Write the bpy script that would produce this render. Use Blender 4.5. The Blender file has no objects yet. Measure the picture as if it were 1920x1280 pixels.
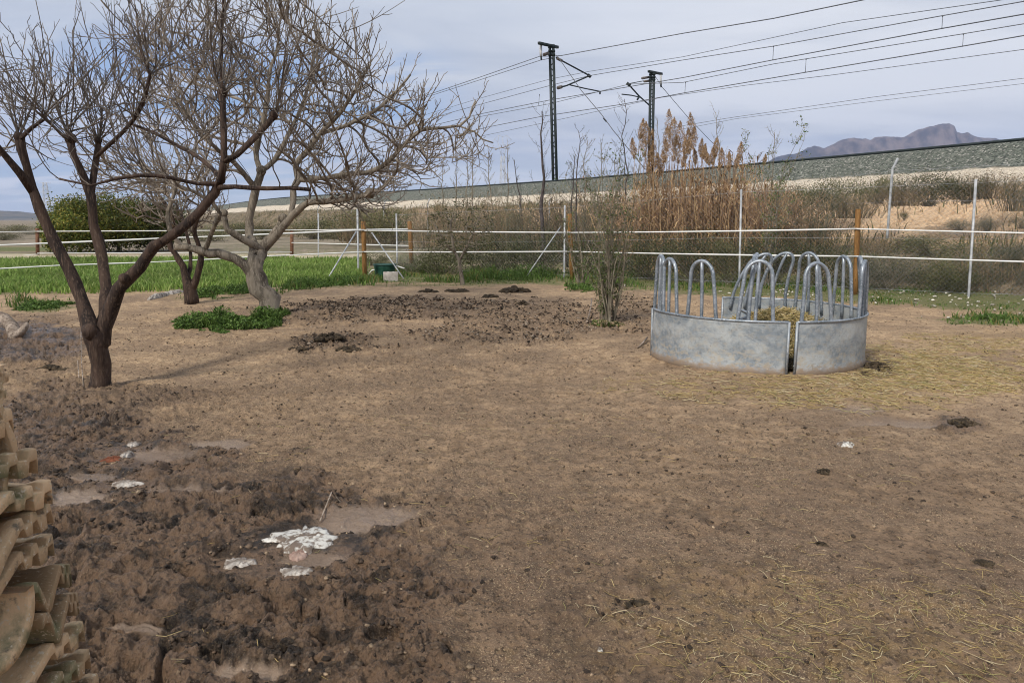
import bpy, math, random
import numpy as np
from mathutils import Vector

RAD = math.radians
rnd = random.Random(7)
rs = np.random.RandomState(11)
C = bpy.context.scene.collection
sc = bpy.context.scene

# ------------------------------------------------------------------ camera model
F = 1370.0
PITCH = RAD(9.45)
CP, SP = math.cos(PITCH), math.sin(PITCH)
EYE = 1.6


def ray(px, py):
    cx = (px - 960.0) / F
    cu = (640.0 - py) / F
    return cx, CP + cu * SP, -SP + cu * CP


def at(px, py, Y):
    rx, ry, rz = ray(px, py)
    s = Y / ry
    return Vector((rx * s, Y, EYE + rz * s))


def gr(px, py, z=0.0):
    rx, ry, rz = ray(px, py)
    s = (z - EYE) / rz
    return Vector((rx * s, ry * s, z))


def w_of(px, Y):            # metres of one photo pixel at distance Y
    return px * Y / F


# ------------------------------------------------------------------ noise (numpy)
def _h(ix, iy, seed):
    h = (ix.astype(np.uint32) * np.uint32(374761393) + iy.astype(np.uint32) * np.uint32(668265263)
         + np.uint32((seed * 1274126177) & 0xffffffff))
    h = (h ^ (h >> np.uint32(13))) * np.uint32(1274126177)
    h = (h ^ (h >> np.uint32(15))) * np.uint32(2246822519)
    h ^= h >> np.uint32(16)
    return h.astype(np.float64) / 4294967295.0


def vnoise(x, y, seed=0):
    fx, fy = np.floor(x), np.floor(y)
    tx, ty = x - fx, y - fy
    ix, iy = fx.astype(np.int64), fy.astype(np.int64)
    tx = tx * tx * tx * (tx * (tx * 6 - 15) + 10)
    ty = ty * ty * ty * (ty * (ty * 6 - 15) + 10)
    a = _h(ix, iy, seed); b = _h(ix + 1, iy, seed)
    c = _h(ix, iy + 1, seed); d = _h(ix + 1, iy + 1, seed)
    return (a + (b - a) * tx) * (1 - ty) + (c + (d - c) * tx) * ty


def fbm(x, y, octv=4, seed=0, gain=0.5):
    s = 0; a = 1; t = 0
    for k in range(octv):
        ca, sa = math.cos(k * 1.1), math.sin(k * 1.1)
        s = s + a * vnoise((x * ca - y * sa) + k * 17.3, (x * sa + y * ca) - k * 9.1, seed + k * 13)
        t += a; a *= gain; x = x * 2.03; y = y * 2.03
    return s / t


def ridged(x, y, octv=4, seed=0):
    s = 0; a = 1; t = 0
    for k in range(octv):
        s = s + a * (1 - np.abs(2 * vnoise(x + k * 5.7, y + k * 3.3, seed + k * 7) - 1))
        t += a; a *= 0.55; x = x * 2.1; y = y * 2.1
    return s / t


def sstep(a, b, x):
    t = np.clip((x - a) / (b - a), 0, 1)
    return t * t * (3 - 2 * t)


# ------------------------------------------------------------------ mesh helpers
def mesh_np(name, V, Fs, mat, parent=None, col=None, smooth=False, extra=None, link=True):
    V = np.asarray(V, dtype=np.float32).reshape(-1, 3)
    if not isinstance(Fs, (list, tuple)):
        Fs = [Fs]
    Fs = [np.asarray(f, dtype=np.int32) for f in Fs if len(f)]
    me = bpy.data.meshes.new(name)
    me.vertices.add(len(V)); me.vertices.foreach_set('co', V.ravel())
    nl = sum(f.size for f in Fs); nf = sum(f.shape[0] for f in Fs)
    me.loops.add(nl); me.polygons.add(nf)
    me.loops.foreach_set('vertex_index', np.concatenate([f.ravel() for f in Fs]))
    tot = np.concatenate([np.full(f.shape[0], f.shape[1], dtype=np.int32) for f in Fs])
    st = np.concatenate([[0], np.cumsum(tot)[:-1]]).astype(np.int32)
    me.polygons.foreach_set('loop_start', st)
    me.polygons.foreach_set('loop_total', tot)
    if smooth:
        me.polygons.foreach_set('use_smooth', np.ones(nf, dtype=bool))
    if col is not None:
        a = me.color_attributes.new('Col', 'FLOAT_COLOR', 'POINT')
        c = np.ones((len(V), 4), dtype=np.float32); c[:, :3] = col
        a.data.foreach_set('color', c.ravel())
    for k, v in (extra or {}).items():
        a = me.color_attributes.new(k, 'FLOAT_COLOR', 'POINT')
        c = np.ones((len(V), 4), dtype=np.float32); c[:, :v.shape[1]] = v
        a.data.foreach_set('color', c.ravel())
    me.update(calc_edges=True)
    if mat is not None:
        me.materials.append(mat)
    o = bpy.data.objects.new(name, me)
    C.objects.link(o)
    if parent is not None:
        o.parent = parent
    return o


class MB:
    """collects tubes, boxes and polygons; build() links them as ONE mesh"""
    def __init__(self):
        self.V = []; self.F4 = []; self.F3 = []; self.n = 0; self.col = []

    def raw(self, V, F, col=None):
        V = np.asarray(V, float).reshape(-1, 3)
        F = np.asarray(F, int)
        (self.F4 if F.shape[1] == 4 else self.F3).append(F + self.n)
        self.V.append(V); self.n += len(V)
        self.col.append(np.tile(np.asarray(col if col is not None else (1, 1, 1), float), (len(V), 1)) if np.ndim(col) < 2 else col)

    def tube(self, pts, rad, sides=6, cap=True, col=None, squash=None):
        P = np.asarray([tuple(p) for p in pts], float)
        n = len(P)
        rr = np.full(n, rad, float) if np.ndim(rad) == 0 else np.asarray(rad, float)
        T = np.gradient(P, axis=0)
        T /= np.linalg.norm(T, axis=1)[:, None] + 1e-12
        up = np.array((0, 0, 1.0)) if abs(T[0, 2]) < 0.9 else np.array((1.0, 0, 0))
        N = np.zeros_like(P)
        v = up - T[0] * up.dot(T[0]); v /= np.linalg.norm(v)
        for i in range(n):
            v = v - T[i] * v.dot(T[i]); v /= np.linalg.norm(v) + 1e-12
            N[i] = v
        B = np.cross(T, N)
        a = np.arange(sides) * 2 * math.pi / sides
        ring = (P[:, None, :] + rr[:, None, None] * (np.cos(a)[None, :, None] * N[:, None, :] + np.sin(a)[None, :, None] * B[:, None, :]))
        V = ring.reshape(-1, 3)
        i = np.arange(n - 1)[:, None] * sides; j = np.arange(sides)[None, :]; k = (j + 1) % sides
        Fq = np.stack([i + j, i + k, i + sides + k, i + sides + j], axis=-1).reshape(-1, 4)
        base = self.n
        self.raw(V, Fq, col)
        if cap:
            for (r0, sgn) in ((0, -1), (n - 1, 1)):
                b = base + r0 * sides
                c = self.n
                self.V.append(P[r0][None, :]); self.n += 1
                self.col.append(np.asarray(col if col is not None and np.ndim(col) < 2 else (1, 1, 1), float)[None, :])
                jj = np.arange(sides); kk = (jj + 1) % sides
                t = np.stack([np.full(sides, c), b + jj, b + kk], -1) if sgn > 0 else np.stack([np.full(sides, c), b + kk, b + jj], -1)
                self.F3.append(t)

    def box(self, c, size, rot=None, col=None):
        s = np.array(size) / 2.0
        V = np.array([(x, y, z) for x in (-1, 1) for y in (-1, 1) for z in (-1, 1)], float) * s
        if rot is not None:
            V = V @ np.array(rot).T
        V = V + np.array(tuple(c))
        Fq = [(0, 1, 3, 2), (4, 6, 7, 5), (0, 4, 5, 1), (2, 3, 7, 6), (0, 2, 6, 4), (1, 5, 7, 3)]
        self.raw(V, Fq, col)

    def bar(self, a, b, w, h, col=None):
        a = np.array(tuple(a), float); b = np.array(tuple(b), float)
        d = b - a; L = np.linalg.norm(d); d /= L
        up = np.array((0, 0, 1.0)) if abs(d[2]) < 0.95 else np.array((0, 1.0, 0))
        s = np.cross(d, up); s /= np.linalg.norm(s); u = np.cross(s, d)
        self.box((a + b) / 2, (L, w, h), np.stack([d, s, u], axis=1), col)

    def build(self, name, mat, parent=None, smooth=False, usecol=False):
        Fs = []
        if self.F4: Fs.append(np.concatenate(self.F4))
        if self.F3: Fs.append(np.concatenate(self.F3))
        return mesh_np(name, np.concatenate(self.V), Fs, mat, parent,
                       col=np.concatenate(self.col) if usecol else None, smooth=smooth)


def prisms(P0, P1, r0, r1, sides=3):
    P0 = np.asarray(P0, float); P1 = np.asarray(P1, float); N = len(P0)
    r0 = np.broadcast_to(np.asarray(r0, float), (N,)); r1 = np.broadcast_to(np.asarray(r1, float), (N,))
    d = P1 - P0; d = d / (np.linalg.norm(d, axis=1)[:, None] + 1e-12)
    up = np.where((np.abs(d[:, 2]) < 0.9)[:, None], np.array((0, 0, 1.0)), np.array((1.0, 0, 0)))
    s = np.cross(d, up); s /= np.linalg.norm(s, axis=1)[:, None]
    u = np.cross(s, d)
    a = np.arange(sides) * 2 * math.pi / sides
    off = np.cos(a)[None, :, None] * s[:, None, :] + np.sin(a)[None, :, None] * u[:, None, :]
    V = np.concatenate([P0[:, None, :] + r0[:, None, None] * off, P1[:, None, :] + r1[:, None, None] * off], axis=1).reshape(-1, 3)
    b = (np.arange(N) * 2 * sides)[:, None]
    j = np.arange(sides)[None, :]; k = (j + 1) % sides
    Fq = np.stack([b + j, b + k, b + sides + k, b + sides + j], -1).reshape(-1, 4)
    return V, Fq


def leaves(Cn, length, width, R, tilt=None):
    """one small diamond leaf per centre, random orientation"""
    N = len(Cn)
    d = R.normal(size=(N, 3));
    if tilt is not None: d[:, 2] += tilt
    d /= np.linalg.norm(d, axis=1)[:, None]
    q = R.normal(size=(N, 3)); s = np.cross(d, q); s /= np.linalg.norm(s, axis=1)[:, None]
    L = (np.asarray(length) * R.uniform(0.6, 1.3, N))[:, None]; W = (np.asarray(width) * R.uniform(0.6, 1.3, N))[:, None]
    V = np.stack([Cn - d * L / 2, Cn + s * W / 2, Cn + d * L / 2, Cn - s * W / 2], axis=1).reshape(-1, 3)
    Fq = np.arange(N * 4).reshape(N, 4)
    return V, Fq


def blades(B, h, w, lean, R):
    """grass: one bent blade (two faces) per root point"""
    N = len(B); a = R.uniform(0, 2 * math.pi, N)
    h = np.broadcast_to(h, (N,)) * R.uniform(0.5, 1.25, N); w = np.broadcast_to(w, (N,)) * R.uniform(0.6, 1.3, N)
    sx = np.stack([np.cos(a), np.sin(a), np.zeros(N)], 1) * (w / 2)[:, None]
    b = R.uniform(0, 2 * math.pi, N); l = lean * R.uniform(0.2, 1.2, N) * h
    dr = np.stack([np.cos(b), np.sin(b), np.zeros(N)], 1) * l[:, None]
    up = np.stack([np.zeros(N), np.zeros(N), h], 1)
    m = B + up * 0.6 + dr * 0.35
    t = B + up + dr
    V = np.stack([B - sx, B + sx, m + sx * 0.8, m - sx * 0.8, t], axis=1).reshape(-1, 3)
    i = np.arange(N)[:, None] * 5
    return V, [np.concatenate([i, i + 1, i + 2, i + 3], 1), np.concatenate([i + 3, i + 2, i + 4], 1)]


def tag(o, label, cat, group=None):
    o['label'] = label; o['category'] = cat; o['kind'] = 'thing'
    if group: o['group'] = group
    return o


def struct(o, kind='structure', label=None, cat=None):
    o['kind'] = kind
    if label: o['label'] = label
    if cat: o['category'] = cat
    return o


def thing(name, label, cat, loc=(0, 0, 0), rotz=0.0, group=None):
    o = bpy.data.objects.new(name, None); C.objects.link(o)
    o.empty_display_size = 0.1
    o.location = loc; o.rotation_euler = (0, 0, rotz)
    return tag(o, label, cat, group)


def shift(o, loc):
    """put the origin of a world-space mesh at loc (keeps the geometry where it is)"""
    me = o.data
    v = np.empty(len(me.vertices) * 3, dtype=np.float32); me.vertices.foreach_get('co', v)
    v = v.reshape(-1, 3) - np.array(tuple(loc), dtype=np.float32)
    me.vertices.foreach_set('co', v.ravel()); me.update()
    if o.parent is None: o.location = loc
    return o


def dup(root, loc, rotz=0.0, scale=(1, 1, 1), label=None, group=None):
    r = root.copy(); C.objects.link(r)
    r.location = loc; r.rotation_euler = (0, 0, rotz); r.scale = scale
    if label: r['label'] = label
    if group: r['group'] = group
    for ch in list(root.children):
        c = ch.copy(); C.objects.link(c); c.parent = r
    return r


# ------------------------------------------------------------------ materials
def new_mat(name):
    m = bpy.data.materials.new(name); m.use_nodes = True
    nt = m.node_tree
    return m, nt, nt.nodes, nt.links, nt.nodes['Principled BSDF']


def node(nt, t, **kw):
    n = nt.nodes.new(t)
    for k, v in kw.items():
        if k.startswith('i_'):
            n.inputs[k[2:].replace('_', ' ')].default_value = v
        else:
            setattr(n, k, v)
    return n


def mixc(nt, fac, a, b, blend='MIX'):
    n = nt.nodes.new('ShaderNodeMix'); n.data_type = 'RGBA'; n.blend_type = blend
    for sock, v in ((n.inputs[0], fac), (n.inputs[6], a), (n.inputs[7], b)):
        if hasattr(v, 'is_linked') or isinstance(v, bpy.types.NodeSocket):
            nt.links.new(v, sock)
        elif isinstance(v, (int, float)):
            sock.default_value = v
        else:
            sock.default_value = (v[0], v[1], v[2], 1)
    return n.outputs[2]


def noise(nt, vec, scale, detail=4, rough=0.55, dist=0.0):
    n = node(nt, 'ShaderNodeTexNoise'); n.inputs['Scale'].default_value = scale
    n.inputs['Detail'].default_value = detail; n.inputs['Roughness'].default_value = rough
    n.inputs['Distortion'].default_value = dist
    if vec is not None: nt.links.new(vec, n.inputs['Vector'])
    return n.outputs['Fac']


def ramp(nt, fac, a, b, lo=0.0, hi=1.0):
    n = node(nt, 'ShaderNodeMapRange'); n.interpolation_type = 'SMOOTHSTEP'
    nt.links.new(fac, n.inputs[0])
    n.inputs[1].default_value = a; n.inputs[2].default_value = b
    n.inputs[3].default_value = lo; n.inputs[4].default_value = hi
    return n.outputs[0]


def math_n(nt, op, a, b=None):
    n = node(nt, 'ShaderNodeMath', operation=op)
    for s, v in ((n.inputs[0], a), (n.inputs[1], b)):
        if v is None: continue
        if isinstance(v, (int, float)): s.default_value = v
        else: nt.links.new(v, s)
    return n.outputs[0]


def bump(nt, h, strength, dist):
    n = node(nt, 'ShaderNodeBump'); n.inputs['Strength'].default_value = strength; n.inputs['Distance'].default_value = dist
    nt.links.new(h, n.inputs['Height'])
    return n.outputs[0]


def two_tone(name, ca, cb, scale=8, rough=0.8, bstr=0.4, bdist=0.01, stretch=(1, 1, 1), cc=None, metallic=0.0, lo=0.35, hi=0.65, fine=60, spec=0.3):
    m, nt, N, L, B = new_mat(name)
    tc = node(nt, 'ShaderNodeTexCoord')
    mp = node(nt, 'ShaderNodeMapping'); mp.inputs['Scale'].default_value = stretch
    L.new(tc.outputs['Object'], mp.inputs[0])
    f = noise(nt, mp.outputs[0], scale, 6, 0.6)
    c = mixc(nt, ramp(nt, f, lo, hi), ca, cb)
    f2 = noise(nt, mp.outputs[0], fine, 3, 0.6)
    if cc is not None:
        c = mixc(nt, ramp(nt, f2, 0.5, 0.68), c, cc)
    L.new(c, B.inputs['Base Color'])
    B.inputs['Roughness'].default_value = rough; B.inputs['Metallic'].default_value = metallic
    B.inputs['Specular IOR Level'].default_value = spec
    if bstr:
        h = math_n(nt, 'ADD', f, math_n(nt, 'MULTIPLY', f2, 0.5))
        L.new(bump(nt, h, bstr, bdist), B.inputs['Normal'])
    return m


def attr_mat(name, rough=0.7, trans=0.0, nscale=0, namp=0.3, spec=0.25):
    m, nt, N, L, B = new_mat(name)
    a = node(nt, 'ShaderNodeAttribute'); a.attribute_name = 'Col'
    c = a.outputs['Color']
    if nscale:
        tc = node(nt, 'ShaderNodeTexCoord')
        f = noise(nt, tc.outputs['Object'], nscale, 4, 0.65)
        g = ramp(nt, f, 0.3, 0.7, 1 - namp, 1 + namp)
        cb = node(nt, 'ShaderNodeCombineColor')
        for k in range(3): L.new(g, cb.inputs[k])
        c = mixc(nt, 1.0, c, cb.outputs[0], 'MULTIPLY')
    L.new(c, B.inputs['Base Color'])
    B.inputs['Roughness'].default_value = rough
    B.inputs['Specular IOR Level'].default_value = spec
    if trans:
        t = node(nt, 'ShaderNodeBsdfTranslucent'); L.new(c, t.inputs[0])
        mx = node(nt, 'ShaderNodeMixShader'); mx.inputs[0].default_value = trans
        L.new(B.outputs[0], mx.inputs[1]); L.new(t.outputs[0], mx.inputs[2])
        L.new(mx.outputs[0], N['Material Output'].inputs[0])
    return m


M_leaf = attr_mat('leaf', 0.55, 0.25)
M_dry = attr_mat('dry_stem', 0.8, 0.1)
M_grass = attr_mat('grass_blade', 0.55, 0.3)
M_straw = attr_mat('straw', 0.6, 0.1)
M_barkA = two_tone('dark_fig_bark', (0.016, 0.010, 0.008), (0.065, 0.039, 0.027), 6, 0.8, 0.8, 0.02, (1.6, 1.6, 0.25), (0.105, 0.07, 0.05), fine=40)
M_barkB = two_tone('pale_fig_bark', (0.085, 0.07, 0.052), (0.26, 0.22, 0.17), 6, 0.85, 0.9, 0.02, (1.3, 1.3, 0.35), (0.30, 0.255, 0.205), fine=36)
M_twigA = two_tone('dark_twig', (0.080, 0.066, 0.055), (0.20, 0.168, 0.138), 5, 0.8, 0, fine=30)
M_twigB = two_tone('pale_twig', (0.125, 0.10, 0.08), (0.31, 0.265, 0.215), 5, 0.8, 0, fine=30)
M_stem = two_tone('grey_stem', (0.13, 0.11, 0.08), (0.27, 0.235, 0.175), 6, 0.85, 0, fine=30)
M_galv = two_tone('galvanised_steel', (0.23, 0.26, 0.29), (0.37, 0.40, 0.43), 5, 0.55, 0.15, 0.003, cc=(0.50, 0.52, 0.54), metallic=0.35, fine=35, spec=0.5)
M_tube = two_tone('galvanised_tube', (0.16, 0.19, 0.22), (0.30, 0.33, 0.37), 6, 0.45, 0.1, 0.002, cc=(0.42, 0.45, 0.48), metallic=0.45, fine=50, spec=0.5)
M_post = two_tone('steel_post', (0.30, 0.31, 0.32), (0.48, 0.49, 0.50), 6, 0.55, 0.1, 0.002, metallic=0.2)
M_wood = two_tone('treated_wood', (0.16, 0.08, 0.025), (0.30, 0.155, 0.05), 6, 0.8, 0.5, 0.006, (3, 3, 0.3), (0.09, 0.05, 0.02), fine=40)
M_tape = two_tone('white_tape', (0.72, 0.72, 0.70), (0.84, 0.84, 0.82), 5, 0.5, 0)
M_mast = two_tone('dark_green_steel', (0.012, 0.02, 0.02), (0.03, 0.04, 0.042), 3, 0.6, 0)
M_pylon = two_tone('pale_pylon_steel', (0.42, 0.42, 0.42), (0.52, 0.52, 0.52), 3, 0.7, 0)
M_cable = two_tone('cable', (0.09, 0.095, 0.11), (0.13, 0.135, 0.15), 3, 0.6, 0)
M_insul = two_tone('insulator', (0.10, 0.08, 0.07), (0.2, 0.17, 0.15), 5, 0.4, 0)
M_dung = two_tone('dung', (0.022, 0.016, 0.010), (0.085, 0.060, 0.036), 18, 0.85, 0.9, 0.02, cc=(0.09, 0.065, 0.035), fine=70)
M_stone = two_tone('pale_stone', (0.13, 0.10, 0.08), (0.52, 0.48, 0.43), 14, 0.75, 0.5, 0.008, cc=(0.22, 0.18, 0.15), fine=50)
M_white = two_tone('white_stone', (0.15, 0.11, 0.08), (0.56, 0.54, 0.49), 13, 0.22, 0.5, 0.006, cc=(0.17, 0.13, 0.10), fine=38, spec=0.5, lo=0.44, hi=0.52)
M_pink = two_tone('pink_brick', (0.24, 0.15, 0.12), (0.38, 0.27, 0.22), 14, 0.8, 0.4, 0.005)
M_red = two_tone('red_brick', (0.10, 0.03, 0.014), (0.20, 0.065, 0.03), 14, 0.8, 0.4, 0.005)
M_conc = two_tone('concrete', (0.34, 0.31, 0.28), (0.5, 0.46, 0.42), 8, 0.9, 0.4, 0.01)
M_greenpl = two_tone('green_plastic', (0.01, 0.05, 0.035), (0.03, 0.10, 0.07), 5, 0.45, 0)
M_log = two_tone('weathered_wood', (0.17, 0.13, 0.10), (0.40, 0.33, 0.27), 6, 0.9, 0.9, 0.02, (1, 1, 1), (0.09, 0.06, 0.045), fine=30)
M_tile = attr_mat('clay_tile', 0.85)


def clay_material():
    m, nt, N, L, B = new_mat('weathered_clay')
    tc = node(nt, 'ShaderNodeTexCoord'); gi = node(nt, 'ShaderNodeObjectInfo')
    v = node(nt, 'ShaderNodeVectorMath', operation='ADD')
    sc_ = node(nt, 'ShaderNodeVectorMath', operation='SCALE'); cb = node(nt, 'ShaderNodeCombineXYZ')
    for k in range(3): L.new(gi.outputs['Random'], cb.inputs[k])
    L.new(cb.outputs[0], sc_.inputs[0]); sc_.inputs['Scale'].default_value = 37.0
    L.new(tc.outputs['Object'], v.inputs[0]); L.new(sc_.outputs[0], v.inputs[1])
    p = v.outputs[0]
    f1 = noise(nt, p, 9, 6, 0.65); f2 = noise(nt, p, 28, 5, 0.7); f3 = noise(nt, p, 160, 3, 0.6)
    c = mixc(nt, ramp(nt, gi.outputs['Random'], 0.0, 1.0), (0.32, 0.215, 0.12), (0.70, 0.48, 0.28))
    c = mixc(nt, ramp(nt, f1, 0.48, 0.66), c, (0.17, 0.165, 0.085))       # algae
    c = mixc(nt, ramp(nt, f2, 0.54, 0.70), c, (0.12, 0.10, 0.07))
    c = mixc(nt, ramp(nt, f3, 0.58, 0.70), c, (0.56, 0.47, 0.34))
    L.new(c, B.inputs['Base Color']); B.inputs['Roughness'].default_value = 0.9
    h = math_n(nt, 'ADD', f2, math_n(nt, 'MULTIPLY', f3, 0.4))
    L.new(bump(nt, h, 0.5, 0.004), B.inputs['Normal'])
    return m


M_clay = clay_material()

# ------------------------------------------------------------------ ground
# zone masks are laid out once on the flat ground (z = 0)
def ground_px(X, Y):
    """photo position of a point of the z=0 plane (only used to lay out zones at build time)"""
    f = Y * CP + EYE * SP
    u = Y * SP - EYE * CP
    f = np.where(f < 0.2, 0.2, f)
    return 960 + F * X / f, 640 - F * u / f


def ell(px, py, cx, cy, rx, ry, n, soft=0.45, amp=0.8):
    d = 1 - np.sqrt(((px - cx) / rx) ** 2 + ((py - cy) / ry) ** 2) + (n - 0.5) * amp
    return sstep(-soft / 2, soft / 2, d)


def zones(X, Y):
    px, py = ground_px(X, Y)
    n1 = fbm(X * 1.3, Y * 1.3, 5, 3); n2 = fbm(X * 4.1, Y * 4.1, 4, 9)
    nn = 0.6 * n1 + 0.4 * n2
    front = sstep(0.3, 0.9, Y)
    wet = np.zeros_like(X)
    for (cx, cy, rx, ry, k) in ((330, 1090, 470, 230, 1.0), (90, 860, 250, 130, 1.0), (480, 1130, 380, 160, 1.0), (650, 1260, 260, 110, .9),
                                (30, 640, 130, 40, 1.0), (180, 745, 190, 30, .55), (300, 1330, 560, 150, 1.0), (860, 960, 120, 26, .35),
                                (1300, 990, 90, 26, .4), (1190, 1130, 110, 50, .4), (1790, 800, 60, 20, .8), (1640, 690, 46, 22, .9),
                                (900, 860, 700, 200, .22), (1250, 1180, 420, 150, .3), (1850, 1200, 260, 200, .25), (1500, 900, 500, 120, .15)):
        wet = np.maximum(wet, k * ell(px, py, cx, cy, rx, ry, nn, 0.6, 1.1))
    wet = wet * front
    rot = np.zeros_like(X)
    for (cx, cy, rx, ry, k) in ((740, 580, 220, 20, 1.0), (620, 592, 100, 16, .8), (1000, 600, 150, 36, .85), (900, 625, 110, 18, .8), (630, 642, 90, 18, .9),
                                (1180, 590, 60, 40, .7), (60, 700, 130, 40, .5), (250, 760, 260, 30, .4), (700, 645, 300, 60, .25)):
        rot = np.maximum(rot, k * ell(px, py, cx, cy, rx, ry, n2, 0.7, 1.2))
    pud = np.zeros_like(X)
    for (cx, cy, rx, ry) in ((690, 970, 95, 22), (590, 1040, 60, 18), (350, 918, 75, 14), (150, 930, 60, 22), (165, 888, 55, 11), (1690, 797, 120, 17),
                             (420, 830, 60, 10), (1600, 770, 60, 10), (300, 850, 60, 12), (470, 1262, 60, 14), (250, 1170, 70, 14)):
        pud = np.maximum(pud, ell(px, py, cx, cy, rx * .82, ry * .78, nn, 0.7, 2.6))
    pud *= front
    flat = np.zeros_like(X)
    for (cx, cy, rx, ry) in ((570, 1015, 110, 40), (450, 1052, 60, 20), (556, 1070, 60, 18), (225, 850, 60, 30), (235, 905, 50, 14)):
        flat = np.maximum(flat, sstep(1.5, 0.8, np.sqrt(((px - cx) / rx) ** 2 + ((py - cy) / ry) ** 2)) * front)
    dry = sstep(1050, 640, py + (n1 - 0.5) * 260) * (1 - 0.75 * wet)
    dry = np.maximum(dry, 0.65 * sstep(900, 1300, px) * sstep(1000, 760, py))
    straw = np.zeros_like(X)
    for (cx, cy, rx, ry, k) in ((1730, 700, 220, 45, 1.0), (1560, 735, 260, 30, .8), (1500, 1190, 420, 110, .45), (1850, 640, 160, 24, .5), (1340, 720, 200, 26, .3),
                                (1700, 1240, 260, 70, .5)):
        straw = np.maximum(straw, k * ell(px, py, cx, cy, rx, ry, n2, 0.8, 1.4))
    straw *= front
    # green: edge of paddock and the crop field
    edge = 566 - 20 * sstep(300, 620, px) - 0 * px
    edge = np.where(px > 560, 546 - 12 * sstep(560, 700, px) + 8 * sstep(1000, 1200, px) + 0 * px, edge)
    edge = np.where(px > 1230, 545 + 0.06 * (px - 1230), edge)
    gn = (nn - 0.5) * 26
    field = sstep(4, -8, py - (552 - 0.028 * px) + gn * 0.5) * sstep(700, 640, px) * sstep(476, 482, py) * front
    field = np.maximum(field, sstep(461, 464, py) * sstep(473, 470, py) * sstep(130, 100, px) * front)
    verge = sstep(5, -5, py - edge + gn) * front * sstep(440, 500, py) * sstep(-200, -100, px - 700 + 0 * px + 200) * sstep(0.36, 0.55, n2)
    verge = np.maximum(verge, sstep(5, -5, py - edge + gn) * sstep(505, 520, py) * sstep(560, 640, px) * front)
    verge = np.maximum(verge, ell(px, py, 1880, 596, 120, 9, n2, 0.5, 1.0) * front)
    verge = np.maximum(verge, ell(px, py, 75, 574, 55, 13, n2, 0.5, 1.0) * front)
    green = np.maximum(field, 0.9 * verge)
    pale = sstep(488, 484, py + (n1 - .5) * 5) * sstep(474, 478, py + (n1 - .5) * 5) * sstep(760, 700, px) * front
    far = sstep(516, 492, py) * (1 - field) * front
    return dict(wet=wet, rot=rot, pud=pud, flat=flat, dry=dry, straw=straw, green=green, field=field, verge=verge, far=far, pale=pale, px=px, py=py, n1=n1, n2=n2)


def ground_z(X, Y, Z, detail=True):
    near = sstep(40, 12, np.hypot(X, Y))
    z = (fbm(X * 0.35, Y * 0.35, 3, 21) - 0.5) * 0.12 * near
    # trampled hollows and lumps
    lump = fbm(X * 3.2, Y * 3.2, 4, 31) - 0.5
    rg = ridged(X * 5.5 + 2 * lump, Y * 5.5, 4, 41)
    hoof = vnoise(X * 6.3, Y * 6.3, 57); hoof = sstep(0.68, 0.86, hoof)
    fine = fbm(X * 22, Y * 22, 3, 61) - 0.5
    rough = np.clip(Z['wet'], 0, 1)
    z = z + near * (0.012 * lump + 0.010 * fine)
    rg2 = ridged(X * 13 + 3 * lump, Y * 13, 3, 45) - 0.6
    f2 = fbm(X * 34, Y * 34, 3, 66) - 0.5
    z = z + rough * near * (0.085 * lump + 0.06 * (rg - 0.62) + 0.04 * rg2 - 0.04 * hoof + 0.03 * fine + 0.022 * f2)
    crack = sstep(0.80, 0.93, ridged(X * 3.1 + 2.5 * lump + 40, Y * 4.4 - 2 * lump, 3, 85))
    z = z - rough * near * 0.05 * crack
    hoof2 = sstep(0.72, 0.84, vnoise(X * 5.1 + 7, Y * 5.1, 97))
    z = z - near * 0.016 * hoof2 * (1 - rough) + near * 0.010 * sstep(0.60, 0.70, vnoise(X * 5.1 + 7, Y * 5.1, 97)) * (1 - rough)
    z = z + Z['rot'] * near * (0.02 + 0.08 * lump + 0.06 * rg2 + 0.07 * fine + 0.04 * f2)
    z = z + near * 0.012 * f2
    z = z * (1 - 0.8 * Z['pud']) * (1 - 0.8 * Z['flat']) - 0.012 * Z['pud'] - 0.015 * Z['flat']
    z = z - 0.25 * sstep(30, 60, np.hypot(X, Y)) * 0
    return z


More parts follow.
